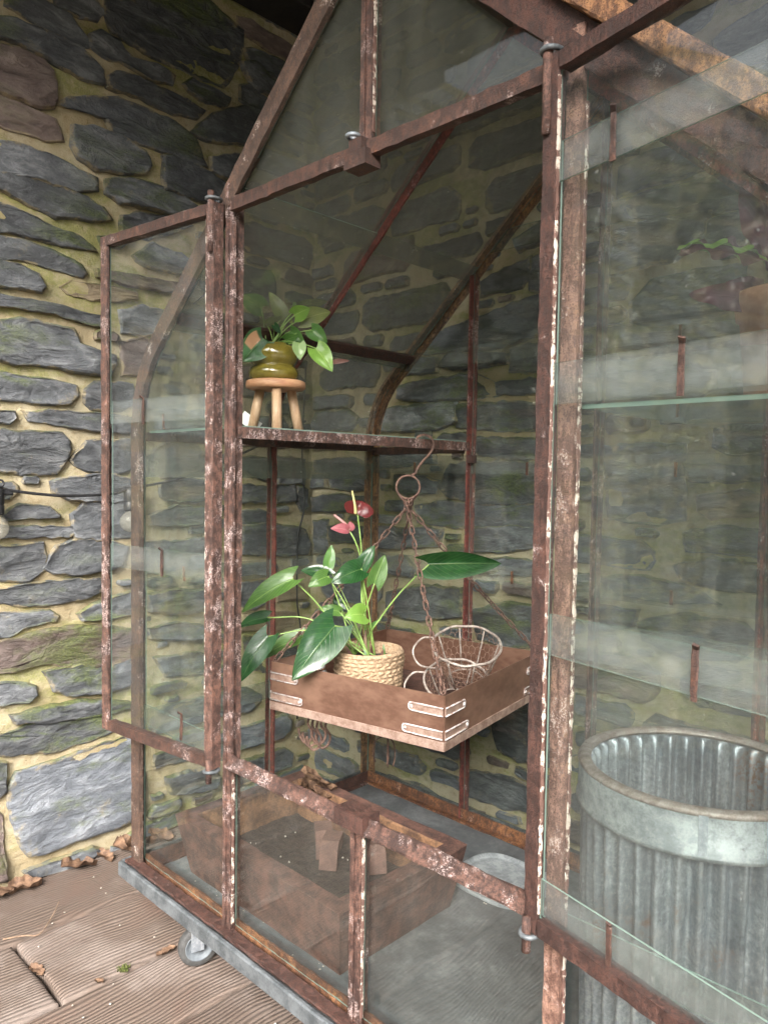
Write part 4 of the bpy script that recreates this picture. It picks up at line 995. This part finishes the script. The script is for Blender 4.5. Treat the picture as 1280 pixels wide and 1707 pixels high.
for i, (bs, tp, w, k, be, fo, twi) in enumerate(STOOL_LEAVES):
    leaf_mesh(bs, tp, w, be, fo, twi, shape='lance' if k == 'r' else 'heart').build('leaf', LEAF[k], po)
    if k != 'r': stem(cr2 + Vector((random.uniform(-.02, .02), random.uniform(-.02, .015), 0)), bs, po, .0016, .10)
stem(cr2, (-.31, .18, .965), po, .0014, .05)
tg = B().add([(-.303, .233, .772), (-.295, .243, .797), (-.266, .268, .764), (-.277, .257, .742)], [(0, 1, 2, 3)]); tg.add([(q[0] + .002, q[1] - .002, q[2]) for q in tg.v], [(3, 2, 1, 0)])
t_ = B().box((-.2855, .250, .738), (.055, .0012, .030), Matrix.Rotation(R_(44), 3, 'Z') @ Matrix.Rotation(R_(35), 3, 'Y')).build('plant_tag', M['tag']); tag(t_, 'small white card tag leaning behind the stool leg on the shelf', 'tag')

# purple leaved plant on the right shelf
CP = Vector((.936, .456, .7065)); cp = thing('potted_calathea', CP, 'wavy-edged purple and lime leaved plant in a terracotta pot on the right shelf', 'potted plant')
B().lathe([(.066, 0), (.070, .004), (.084, .165), (.090, .167), (.094, .205), (.093, .209), (.084, .209), (.081, .17), (.068, .03)], CP, 48).build('pot', M['terracotta'], cp)
B().lathe([(.081, .19), (.0, .196)], CP, 24, caps=False).build('soil', M['soil'], cp)
cc = CP + Vector((0, 0, .19)); rr_ = Vector((.716, .698, 0)); tocam = Vector((.70, -.71, 0))
for bs, tp, w, k, wv, be in [
    ((.905, .440, .962), (.805, .306, .989), .018, 'calathea', .42, .10), ((.915, .448, .895), (.805, .344, .925), .020, 'purple', .3, .1), ((.905, .425, .97), (.872, .42, 1.17), .030, 'purple', .3, -.12),
    ((.93, .46, 1.08), (.768, .46, 1.222), .022, 'calathea', .35, .16), ((.93, .46, 1.03), (.93, .41, 1.20), .026, 'purple', .3, .05), ((.894, .44, .925), (.846, .386, .936), .012, 'purple', .3, .1),
    ((1.0, .50, .98), (1.13, .56, 1.10), .03, 'calathea', .4, .2), ((.98, .43, .97), (1.07, .36, 1.10), .03, 'purple', .4, .2), ((.96, .5, .98), (.95, .62, 1.12), .03, 'calathea', .4, .2), ((.90, .455, .915), (.86, .425, .880), .014, 'calathea', .35, .2)]:
    leaf_mesh(bs, tp, w, be, .35, 0.9 if k == 'calathea' else .1, nu=30, nv=6, shape='lance', wave=wv).build('leaf', LEAF[k], cp)
    stem(cc + Vector((random.uniform(-.02, .02), random.uniform(-.02, .02), 0)), bs, cp, .0022, .05)

leaf_mesh((.901, .436, .970), (.803, .304, .996), .0065, .10, .2, 1.2, nu=36, nv=4, shape='lance', wave=.9).build('leaf', LEAF['y'], cp)
# ------------------------------------------------------------------ hanging tray
TT = thing('hanging_tray', tw(0, 0, TZ - TH), 'shallow brown copper tray hung by four rusty chains from the shelf rail', 'hanging tray')
w, dd = .48, .497
fp = [tw(-w / 2, -dd / 2, 0), tw(w / 2, -dd / 2, 0), tw(w / 2, dd / 2, 0), tw(-w / 2, dd / 2, 0)]
for i in range(4):
    a, c = fp[i].copy(), fp[(i + 1) % 4].copy(); dr = (c - a).normalized(); inn = Vector((0, 0, 1)).cross(dr); a.z = c.z = TZ - TH / 2; a += dr * .001; c -= dr * .001
    ws = part(B().sweep([a, c], [(-.0012, -TH / 2), (.0016, -TH / 2), (.0016, TH / 2 - .004), (.005, TH / 2 - .004), (.006, TH / 2), (.004, TH / 2 + .003), (0, TH / 2 + .003), (-.0012, TH / 2)], inn, .0003, .03, flip=-1), 'side', M['copper'], TT)
    al, cl_ = a.copy(), c.copy(); al.z = cl_.z = TZ - TH + .008
    part(B().sweep([al - inn * .0022 - dr * .003, cl_ - inn * .0022 + dr * .003], rect(.0032, .020, .001), inn, .0003, .03), 'bottom_lip', M['copper_lip'], TT)
part(B().box(tw(0, 0, TZ - TH + .003), (w - .008, dd - .008, .004), rot_z(TR)), 'floor', M['trough'], TT)
def strap(i, frac, z, ln, tilt=0.0):
    a, c = fp[i], fp[(i + 1) % 4]; dr = (c - a).normalized(); inn = Vector((0, 0, 1)).cross(dr); L = (c - a).length
    s0 = frac * L; s1 = s0 + ln; q0 = a + dr * max(.0005, s0) - inn * .003; q1 = a + dr * min(L - .0005, s1) - inn * .003
    bm = B(); up = Vector((0, 0, 1)); q0.z = q1.z = z
    bm.sweep([q0, q1], [(-.0012, -.0085), (.0008, -.0085), (.0016, -.006), (.0008, -.004), (.0008, .004), (.0016, .006), (.0008, .0085), (-.0012, .0085)], -inn, .0003, .006, flip=-1)
    st_ = part(bm, 'corner_strap', M['copper_lip'], TT)
    far, near = (q0, q1) if frac > .3 else (q1, q0); ax = (near - far).normalized(); far = far - inn * .0012; near = near - inn * .0012
    lp_ = [near + up * .0085] + [far + ax * .0085 + up * .0085 * math.sin(t) - ax * .0085 * math.cos(t) for t in [math.pi / 2 - k * math.pi / 8 for k in range(9)]] + [near - up * .0085]
    B().tube(lp_, .0017, 6).build('strap_bead', M['strap'], st_)
    e = (q0 if frac > .3 else q1); e = e + dr * (.007 if frac > .3 else -.007) - inn * .0015
    B().lathe([(.0045, 0), (.0042, .0014), (.0025, .003), (.0, .0034)], e, 12, rot=inn.to_track_quat('-Z', 'Y').to_matrix(), caps=False).build('rivet', M['strap'], st_)
for i in range(4):
    L = w if i % 2 == 0 else dd
    for z in (TZ - .034, TZ - .083):
        ln = .085 if z > TZ - .05 else .100
        strap(i, 0.0, z, ln); strap(i, 1 - ln / L, z, ln)
RC = Vector((.020, .5230, .5763)); rdir = (Vector((1.33, -.91, .6)) - RC).normalized(); rx = rdir.cross(Vector((0, 0, 1))).normalized(); ry = rx.cross(rdir)
RR = .0300
part(B().tube([RC + rx * RR * math.cos(a) + ry * RR * math.sin(a) for a in [i * math.pi / 16 for i in range(32)]], .0029, 8, True), 'ring', M['chain'], TT)
part(B().tube(bez([(.02, .5435, .600), (.02, .541, .609), (.02, .550, .611), (.02, .558, .625), (.021, .575, .642), (.021, .602, .663), (.022, .619, .686), (.020, .612, .705), (.012, .594, .7135), (.004, .580, .7095), (-.002, .574, .700)], 6), .0036, 8, taper=.85), 'hook', M['chain'], TT)
LK = B(); lp = []
for i in range(6): a = math.pi * i / 5; lp.append((.0092 + .0050 * math.sin(a), .0050 * math.cos(a), 0))
for i in range(6): a = math.pi * i / 5; lp.append((-.0092 - .0050 * math.sin(a), -.0050 * math.cos(a), 0))
LK.tube(lp, .0019, 6, True); link_me = LK.mesh('link', M['chain'])
for i, (cx, cy_) in enumerate([(-1, -1), (1, -1), (1, 1), (-1, 1)]):
    end = tw(cx * (w / 2 - .006), cy_ * (dd / 2 - .006), TZ + .004); o_ = (end - RC); side = rx * (o_.dot(rx)) ; an = {0: -2.35, 1: -1.45, 2: -.75, 3: -1.9}[i]
    st0 = RC + rx * RR * math.cos(an) + ry * RR * math.sin(an); dv = end - st0; n = int(dv.length / .0222); t = dv.normalized()
    eye = part(B().tube([end + Vector((.004 * math.cos(a), .004 * math.sin(a) * .4, .003 * math.sin(a))) for a in [k * .785 for k in range(8)]], .0013, 6, True), 'chain', M['chain'], TT, end)
    rotq = t.to_track_quat('X', 'Z').to_matrix()
    for k in range(n):
        q = st0 + dv * ((k + .5) / n) - Vector((0, 0, 1)) * .010 * math.sin(math.pi * (k + .5) / n) * (1 if abs(t.z) < .97 else 0)
        l = link('link', link_me, eye, q); l.rotation_euler = (rotq @ Matrix.Rotation((k % 2) * math.pi / 2 + random.uniform(-.35, .35) + .5, 3, 'X')).to_euler()

# wire baskets, enamel jar, hooks
def basket(c, axis, spin, label, r1=.083, r0=.044, h=.105):
    zz = Vector(axis).normalized(); hd = Vector(spin); xx = (hd - zz * hd.dot(zz)).normalized(); rt = Matrix((xx, zz.cross(xx), zz)).transposed(); c = Vector(c); P = lambda r, a, z: c + rt @ Vector((r * math.cos(a), r * math.sin(a), z))
    rad = lambda z: r0 + (r1 - r0) * (z / h) ** .85
    t = thing('wire_basket', c, label, 'basket', 'chicken-wire baskets lying in the hanging tray')
    part(B().tube([P(r1, i * math.pi / 24, h + .0015 * math.sin(i)) for i in range(48)], .0032, 8, True), 'rim', M['wire'], t)
    part(B().tube([P(r0, i * math.pi / 16, 0) for i in range(32)], .002, 6, True), 'bottom_ring', M['wire'], t)
    for i in range(8): part(B().tube([P(rad(z), i * math.pi / 4 + .2, z) for z in (0, h * .3, h * .65, h)], .0018, 6), 'rib', M['wire'], t)
    hx = B(); N_ = 26; R2 = 6
    for r_ in range(R2):
        z0, z1, z2 = h * r_ / R2, h * (r_ + .34) / R2, h * (r_ + 1) / R2
        for i in range(N_):
            a = (i + .5 * (r_ % 2)) * 2 * math.pi / N_; da = math.pi / N_
            hx.tube([P(rad(z1), a, z1), P(rad(z2), a, z2)], .0008, 3); 
            for s_ in (-1, 1): hx.tube([P(rad(z1), a, z1), P(rad(z0) + .0005, a + s_ * da, z0)], .0008, 3)
    part(hx, 'chicken_wire', M['wire_thin'], t)
    part(B().tube(bez([P(r1, -.34, h), P(r1 + .030, -.26, h - .004), P(r1 + .047, 0, h - .020), P(r1 + .032, .2, h - .046), P(rad(h * .35), .12, h * .35)], 8), .0026, 8), 'handle', M['wire'], t)
    return t
bt_ = Vector((.165, .575, TF + .012))
basket((.186, .565, .100), Vector((.24, -.30, .92)), (-.75, -.62, 0), 'upright wire basket with looped handle, leaning open towards the front chain')
basket((.178, .535, .050), Vector((.30, -.34, .89)), (-.72, -.66, 0), 'lower wire basket half hidden beneath the upright one', .078, .045, .07)
ej = Vector((-.118, .330, TF)); ja = thing('enamel_jar', ej, 'small white enamel jar with a rusty band behind the big dark leaf', 'jar')
part(B().lathe([(.034, 0), (.037, .004), (.037, .055), (.031, .070), (.029, .074), (.029, .082), (.026, .082), (.026, .070), (.033, .05)], ej, 36), 'body', M['enamel'], ja)
part(B().lathe([(.0312, .070), (.0318, .072), (.0305, .075), (.0300, .073)], ej, 36, caps=False), 'rusty_band', M['rust_warm'], ja)
def jhook(top, ln, a, r=.0026, s_=.022):
    c, n = math.cos(a), math.sin(a); top = Vector(top)
    pts = [(.0, 0, 0), (.006, 0, -ln * .25), (-.002, 0, -ln * .55), (.010, 0, -ln * .78), (.004, 0, -ln), (-.012, 0, -ln - .006), (-.024, 0, -ln + .014), (-.026, 0, -ln + .028)]
    return B().tube(bez([top + Vector((x * c, x * n, z)) for x, y, z in pts], 6), r, 8)
z0 = TZ - TH - .002
for i in range(5):
    h = jhook(tw(-.205 + .011 * i, -.15 + .004 * i, z0), .098 + .008 * (i % 3), .77 + .12 * (i - 2), .0032).build('hook', M['chain'])
    tag(h, ('leftmost', 'second from left', 'middle', 'second from right', 'rightmost')[i] + ' rusty hook of the bunch below the left end of the tray', 'hook', 'bunch of wire hooks under the tray')
h = jhook(tw(-.045, -.02, z0), .082, .75, .0028).build('hook', M['chain']); tag(h, 'single rusty hook below the middle of the tray, carrying a wire clip', 'hook')
hb = tw(-.045, -.02, z0) + Vector((-.006, -.006, -.088)); wc = B()
for a, ln, sp in ((0, .075, .030), (2.2, .085, .02), (4.0, .07, .034), (1.2, .085, .006)):
    wc.tube(bez([hb, hb + Vector((sp * .8 * math.cos(a), sp * .8 * math.sin(a), -.014)), hb + Vector((sp * math.cos(a), sp * math.sin(a), -.045)), hb + Vector((sp * .8 * math.cos(a), sp * .8 * math.sin(a), -ln))], 6), .0016, 6)
tag(wc.build('wire_clip', M['chain']), 'splayed rusty wire clip hanging from the single hook', 'clip')

# ------------------------------------------------------------------ on the glasshouse floor
FZ = -.3895
tx0, tx1, ty0, ty1, th = -.285, .262, .080, .425, .148
TG = thing('trough', ((tx0 + tx1) / 2, (ty0 + ty1) / 2, FZ), 'thick-walled rusty brown trough on the left of the glasshouse floor', 'trough')
def trough():
    bm = B(); rings = []; sp = [(0, -.03), (.004, .0), (.995, .028), (1.0, .026), (1.0, -.012), (.97, -.016), (.25, -.034)]
    V = []; N = 40
    for (zf, o_) in sp:
        for i in range(N):
            s_ = i / N * 4; k = int(s_); f = s_ - k
            cs = [(tx0 - o_, ty0 - o_), (tx1 + o_, ty0 - o_), (tx1 + o_, ty1 + o_), (tx0 - o_, ty1 + o_)]
            x = cs[k][0] + (cs[(k + 1) % 4][0] - cs[k][0]) * f; y = cs[k][1] + (cs[(k + 1) % 4][1] - cs[k][1]) * f
            nn = noise.noise(Vector((x * 14, y * 14, zf * 5))) * .004
            V.append((x + nn, y + nn, FZ + th * zf + noise.noise(Vector((x * 20, y * 20, 7))) * .003 * (zf > .5)))
    F = [(r * N + i, r * N + (i + 1) % N, (r + 1) * N + (i + 1) % N, (r + 1) * N + i) for r in range(len(sp) - 1) for i in range(N)]
    bm.add(V, F[:4 * N], False, 0); bm.f += [tuple(f) for f in F[4 * N:]]; bm.sm += [False] * (len(F) - 4 * N); bm.mi += [1] * (len(F) - 4 * N); bm.uv += [None] * (len(F) - 4 * N)
    return bm
part(trough(), 'body', [M['trough'], M['trough_in']], TG)
so_ = B(); V = []; NX, NY = 26, 18
for i in range(NX + 1):
    for j in range(NY + 1):
        x = tx0 + .03 + (tx1 - tx0 - .06) * i / NX; y = ty0 + .03 + (ty1 - ty0 - .06) * j / NY
        V.append((x, y, FZ + .062 + noise.noise(Vector((x * 9, y * 9, 2))) * .012 + noise.noise(Vector((x * 40, y * 40, 2))) * .006))
so_.add(V, [(i * (NY + 1) + j, (i + 1) * (NY + 1) + j, (i + 1) * (NY + 1) + j + 1, i * (NY + 1) + j + 1) for i in range(NX) for j in range(NY)], True); part(so_, 'soil', M['soil'], TG)
def potfoot(at, a, label):
    R3 = rot_z(a) @ Matrix.Rotation(.25, 3, 'Y'); at = Vector(at)
    P = [(x * 1.3, z * 1.3) for x, z in [(-.026, .0), (-.020, .0), (-.015, .022), (-.004, .030), (.014, .030), (.026, .036), (.030, .050), (.024, .058), (.008, .054), (-.016, .048), (-.026, .034)]]
    n = len(P); V = [at + R3 @ Vector((x, s_ * .021, z)) for s_ in (-1, 1) for x, z in P]
    bm = B().add(V, [tuple(range(n)), tuple(reversed(range(n, 2 * n)))] + [(i, n + i, n + (i + 1) % n, (i + 1) % n) for i in range(n)])
    tag(bm.build('pot_foot', M['potfoot']), label, 'pot foot', 'clay pot feet lying in the trough')
potfoot((-.02, .285, FZ + .066), 2.5, 'curved clay pot foot nearest the left in the trough'); potfoot((.03, .262, FZ + .066), 2.2, 'low clay pot foot in the middle of the three in the trough'); potfoot((.115, .325, FZ + .066), 2.6, 'clay pot foot beside the orange dry leaf in the trough')
def crumpled(at, L, w, a, tilt, mat, label, grp=None, name='dry_leaf', cat='dry leaf'):
    at = Vector(at); R3 = rot_z(a) @ Matrix.Rotation(tilt, 3, 'Y'); V = []; nu, nv = 12, 8; sd_ = random.uniform(0, 90)
    for i in range(nu + 1):
        u = i / nu; wd = w * math.sin(math.pi * (.05 + .9 * u)) ** .7 * (1 + .28 * math.sin(u * 19 + sd_))
        for j in range(nv + 1):
            v = -1 + 2 * j / nv
            V.append(at + R3 @ Vector(((u - .5) * L, v * wd, abs(v) ** 1.5 * w * .55 + noise.noise(Vector((u * 2.6, v * 1.6, sd_))) * w * .5)))
    m_ = nv + 1; F = [(i * m_ + j, (i + 1) * m_ + j, (i + 1) * m_ + j + 1, i * m_ + j + 1) for i in range(nu) for j in range(nv)]
    F2 = [tuple(reversed([k + len(V) for k in f])) for f in F]
    bm = B().add(V + [v + Vector((0, 0, .0012)) for v in V], [f[::-1] for f in F] + [f[::-1] for f in F2], True)
    return tag(bm.build(name, mat), label, cat, grp)
crumpled((.135, .350, FZ + .125), .055, .012, .6, .3, M['dryleaf'], 'single orange curled dry leaf on a clay pot foot in the trough')
for i, (x, y, z, a) in enumerate([(-.20, .40, -.20, .3), (-.16, .415, -.19, 1.7), (-.235, .38, -.21, 2.6), (-.19, .39, -.165, .9), (-.15, .395, -.215, 2.2)]):
    crumpled((x, y, z - .045), .075, .024, a, .7, M['dryleaf'], ('largest low brown leaf of the dry heap at the back of the trough', 'brown dry leaf at the right end of the heap in the trough', 'brown dry leaf at the left end of the heap in the trough', 'topmost brown dry leaf of the heap in the trough', 'brown dry leaf low at the front of the heap in the trough')[i], 'dry leaves heaped at the back of the trough')
# zinc pan
SP = Vector((.285, .600, FZ)); N = 56; sq = lambda r, a: Vector((r * math.copysign(abs(math.cos(a)) ** .62, math.cos(a)), r * .9 * math.copysign(abs(math.sin(a)) ** .62, math.sin(a)), 0))
V = []; pr = [(.112, .0005), (.116, .0105), (.113, .0120), (.106, .0045), (.100, .0035), (.05, .0035)]
for r, z in pr:
    for i in range(N): V.append(SP + sq(r, 2 * math.pi * i / N) + Vector((0, 0, z)))
F = [(r * N + i, r * N + (i + 1) % N, (r + 1) * N + (i + 1) % N, (r + 1) * N + i) for r in range(len(pr) - 1) for i in range(N)] + [tuple((len(pr) - 1) * N + i for i in range(N))]
M['pan'] = simple('limescaled_pan', (.19, .21, .22), (.36, .385, .395), 30, .4, .0008, .2)
tag(B().add(V, F, True).build('zinc_pan', M['pan']), 'shallow pale grey rounded pan lying on the floor right of the trough', 'pan')
# corrugated bin
BC = Vector((.868, .290, FZ)); bi = thing('corrugated_bin', BC, 'tall corrugated galvanised bin standing inside behind the open right door', 'bin'); HB = .540; r1 = .176
cor = lambda a, j, r, z: (r + .0055 * math.cos(a * 38) * 1.6 * (0 if z > HB - .012 or z < .004 else 1), z)
zs = [0.0, .012, .06, .15, .25, .35, .45, .50, HB - .015, HB - .006]
M['galvbin'] = galv('bin_zinc', .06, .85)
part(B().lathe([(.162 + .010 * z / HB, z) for z in zs] + [(.1700, HB - .006)] + [(.1600 + .010 * z / HB, z) for z in reversed(zs[1:])], BC, 380, cor, caps=True), 'body', M['galvbin'], bi)
part(B().lathe([(.1835, HB - .068), (.1868, HB - .066), (.1865, HB - .06), (.1842, HB - .058), (.1838, HB - .004), (.1822, HB - .004), (.1824, HB - .066)], BC, 90, caps=False), 'band', simple('dull_band', (.12, .135, .145), (.27, .29, .30), 45, .5, .001, .3), bi)
part(B().lathe([(.1640 + .0108 * (1 - math.cos(i * math.pi / 5)), HB - .002 + .0068 * math.sin(i * math.pi / 5)) for i in range(11)], BC, 90, caps=False), 'rim', simple('rusted_rim', (.16, .12, .10), (.30, .26, .24), 60, .55, .001, .3), bi)
a = R_(-66); part(B().box(BC + Vector((.1845 * math.cos(a), .1845 * math.sin(a), HB - .034)), (.003, .012, .062), rot_z(a)), 'seam', M['galv_dull'], bi)
part(B().lathe([(.160, .395), (.09, .385), (.0, .39)], BC, 40, lambda a, j, r, z: (r, z + .010 * math.sin(a * 4 + j * 2)), caps=False), 'soil', M['soil'], bi)
for i, (x, y) in enumerate([(.03, -.06), (.045, -.035), (.0, -.02)]): crumpled(BC + Vector((x, y, .402)), .022, .006, i * 1.3, .2, M['plume'], ('pale scrap nearest the rim on the dark bin soil', 'pale scrap farthest right on the dark bin soil', 'pale scrap deepest in the middle of the bin soil')[i], 'pale scraps in the corrugated bin', 'paper_scrap', 'scrap')

# ------------------------------------------------------------------ outside bits
grp = 'dry leaves along the foot of the wall'
for (y, a, L, w, tl, lab) in [(.02, 1.5, .10, .032, .25, 'large tan dry oak leaf against the foot of the bright wall'), (-.13, 1.3, .085, .028, .1, 'light orange dry leaf lying flat at the wall foot by the picture edge'), (-.19, 1.9, .09, .024, .35, 'dark brown curled leaf at the wall foot by the picture edge'), (.10, .4, .055, .018, .2, 'small orange dry leaf right of the large tan oak leaf'),
                              (.17, 1.2, .09, .035, .6, 'purplish brown dry leaf standing against the wall foot'), (.225, 1.9, .10, .036, .5, 'pale curled dry leaf at the wall foot nearest the glasshouse'), (.28, .8, .08, .03, .4, 'dark dry leaf tucked beside the glasshouse corner')]:
    crumpled((WX + .045, y, Z_DECK + .012), L, w, a, tl, M['dryleaf'], lab, grp)
tag(B().tube(bez([(-.60, -.255, Z_DECK + .004), (-.575, -.215, Z_DECK + .007), (-.553, -.185, Z_DECK + .008), (-.60, -.135, Z_DECK + .012), (-.64, -.10, Z_DECK + .022)], 6), .0022, 6, taper=.5).build('twig', M['twig']), 'thin bent twig lying on the deck boards', 'twig')
mt = B()
for i in range(60):
    a, r = random.uniform(0, 6.28), random.uniform(0, .014); q = Vector((-.292 + r * math.cos(a), -.095 + r * math.sin(a), Z_DECK - .002)); mt.tube([q, q + Vector((random.uniform(-.005, .005), random.uniform(-.005, .005), random.uniform(.004, .012)))], .0014, 4, taper=.4)
tag(mt.build('moss_tuft', M['moss']), 'small green moss tuft in the joint between two deck boards', 'moss')
crumpled((-.283, .01, Z_DECK - .001), .05, .010, 1.55, .05, M['dryleaf'], 'thin reddish leaf lodged in the board joint near the castor')
crumpled((-.29, -.155, Z_DECK), .022, .008, .5, .05, M['dryleaf'], 'tiny orange leaf beside the moss tuft')
crumpled((-.43, -.24, Z_DECK - .002), .05, .012, .2, .1, M['dryleaf'], 'brown leaf stuck in the open end joint of the boards')
flk = B()
for i in range(26):
    q = Vector((random.uniform(-.8, .25), random.uniform(-.35, .15), Z_DECK + .0035)); flk.lathe([(.003 * random.uniform(.4, 1.2), 0), (.001, .0012)], q, 6)
for i in range(22):
    q = Vector((random.uniform(-.22, .2), random.uniform(.12, .38), FZ + .068)); flk.lathe([(.0022 * random.uniform(.3, 1.5), 0), (.0012, .003)], q, 5)
for i in range(60):
    q = Vector((random.uniform(-.25, .33), random.uniform(.03, .1) if i % 3 else random.uniform(.4, .55), FZ + .0005)); flk.lathe([(.0018 * random.uniform(.4, 1.6), 0), (.0008, .001)], q, 5)
f_ = flk.build('crumbs', M['plume']); f_['kind'] = 'stuff'; f_['label'] = 'pale crumbs and flakes scattered over the deck and floor'
SLt = thing('string_lights', (WX + .04, 0, .54), 'black festoon cable with round bulbs strung along the bright wall', 'string lights')
part(B().tube(bez([(-.79, -.9, .60), (-.79, -.5, .57), (-.80, -.20, .556), (-.80, -.154, .549), (-.80, -.026, .535), (-.80, .114, .538), (-.79, .18, .553), (-.80, .40, .60), (-.81, .66, .70), (-.82, .88, .80)], 10), .0042, 8), 'cable', M['black'], SLt)
for y, z in ((-.195, .545), (.183, .548)):
    s_ = B().lathe([(.018, -.060), (.0195, -.056), (.0195, -.035), (.0175, -.033), (.0195, -.030), (.0200, -.004), (.015, .010), (.008, .012), (.0, .012)], (-.795, y, z), 24)
    s_.tube(bez([(-.795, y, z), (-.795, y + .02, z - .002), (-.795, y + .042, z - .004)], 4), .0085, 10, taper=.6)
    s_.tube([(-.795, y + .010 + .009 * math.cos(a), z + .024 + .009 * math.sin(a)) for a in [i * .5236 for i in range(12)]], .0030, 8, True)
    hd = part(s_, 'lamp_holder', M['black'], SLt)
    B().lathe([(.0, -.125)] + [(.0315 * math.sin(q), -.0935 - .0315 * math.cos(q)) for q in [.3, .7, 1.1, 1.57, 2.0, 2.4]] + [(.0145, -.066), (.0145, -.058)], (-.795, y, z), 24, caps=False).build('bulb', M['bulb'], hd)
tag(B().tube(bez([(-.815, .875, 1.0), (-.815, .861, .694), (-.812, .872, .496), (-.815, .845, .365), (-.812, .842, .144), (-.815, .863, .007), (-.815, .85, -.3)], 8), .0032, 6).build('cable', M['black']), 'thin dark cable hanging down the corner between the two walls', 'cable')
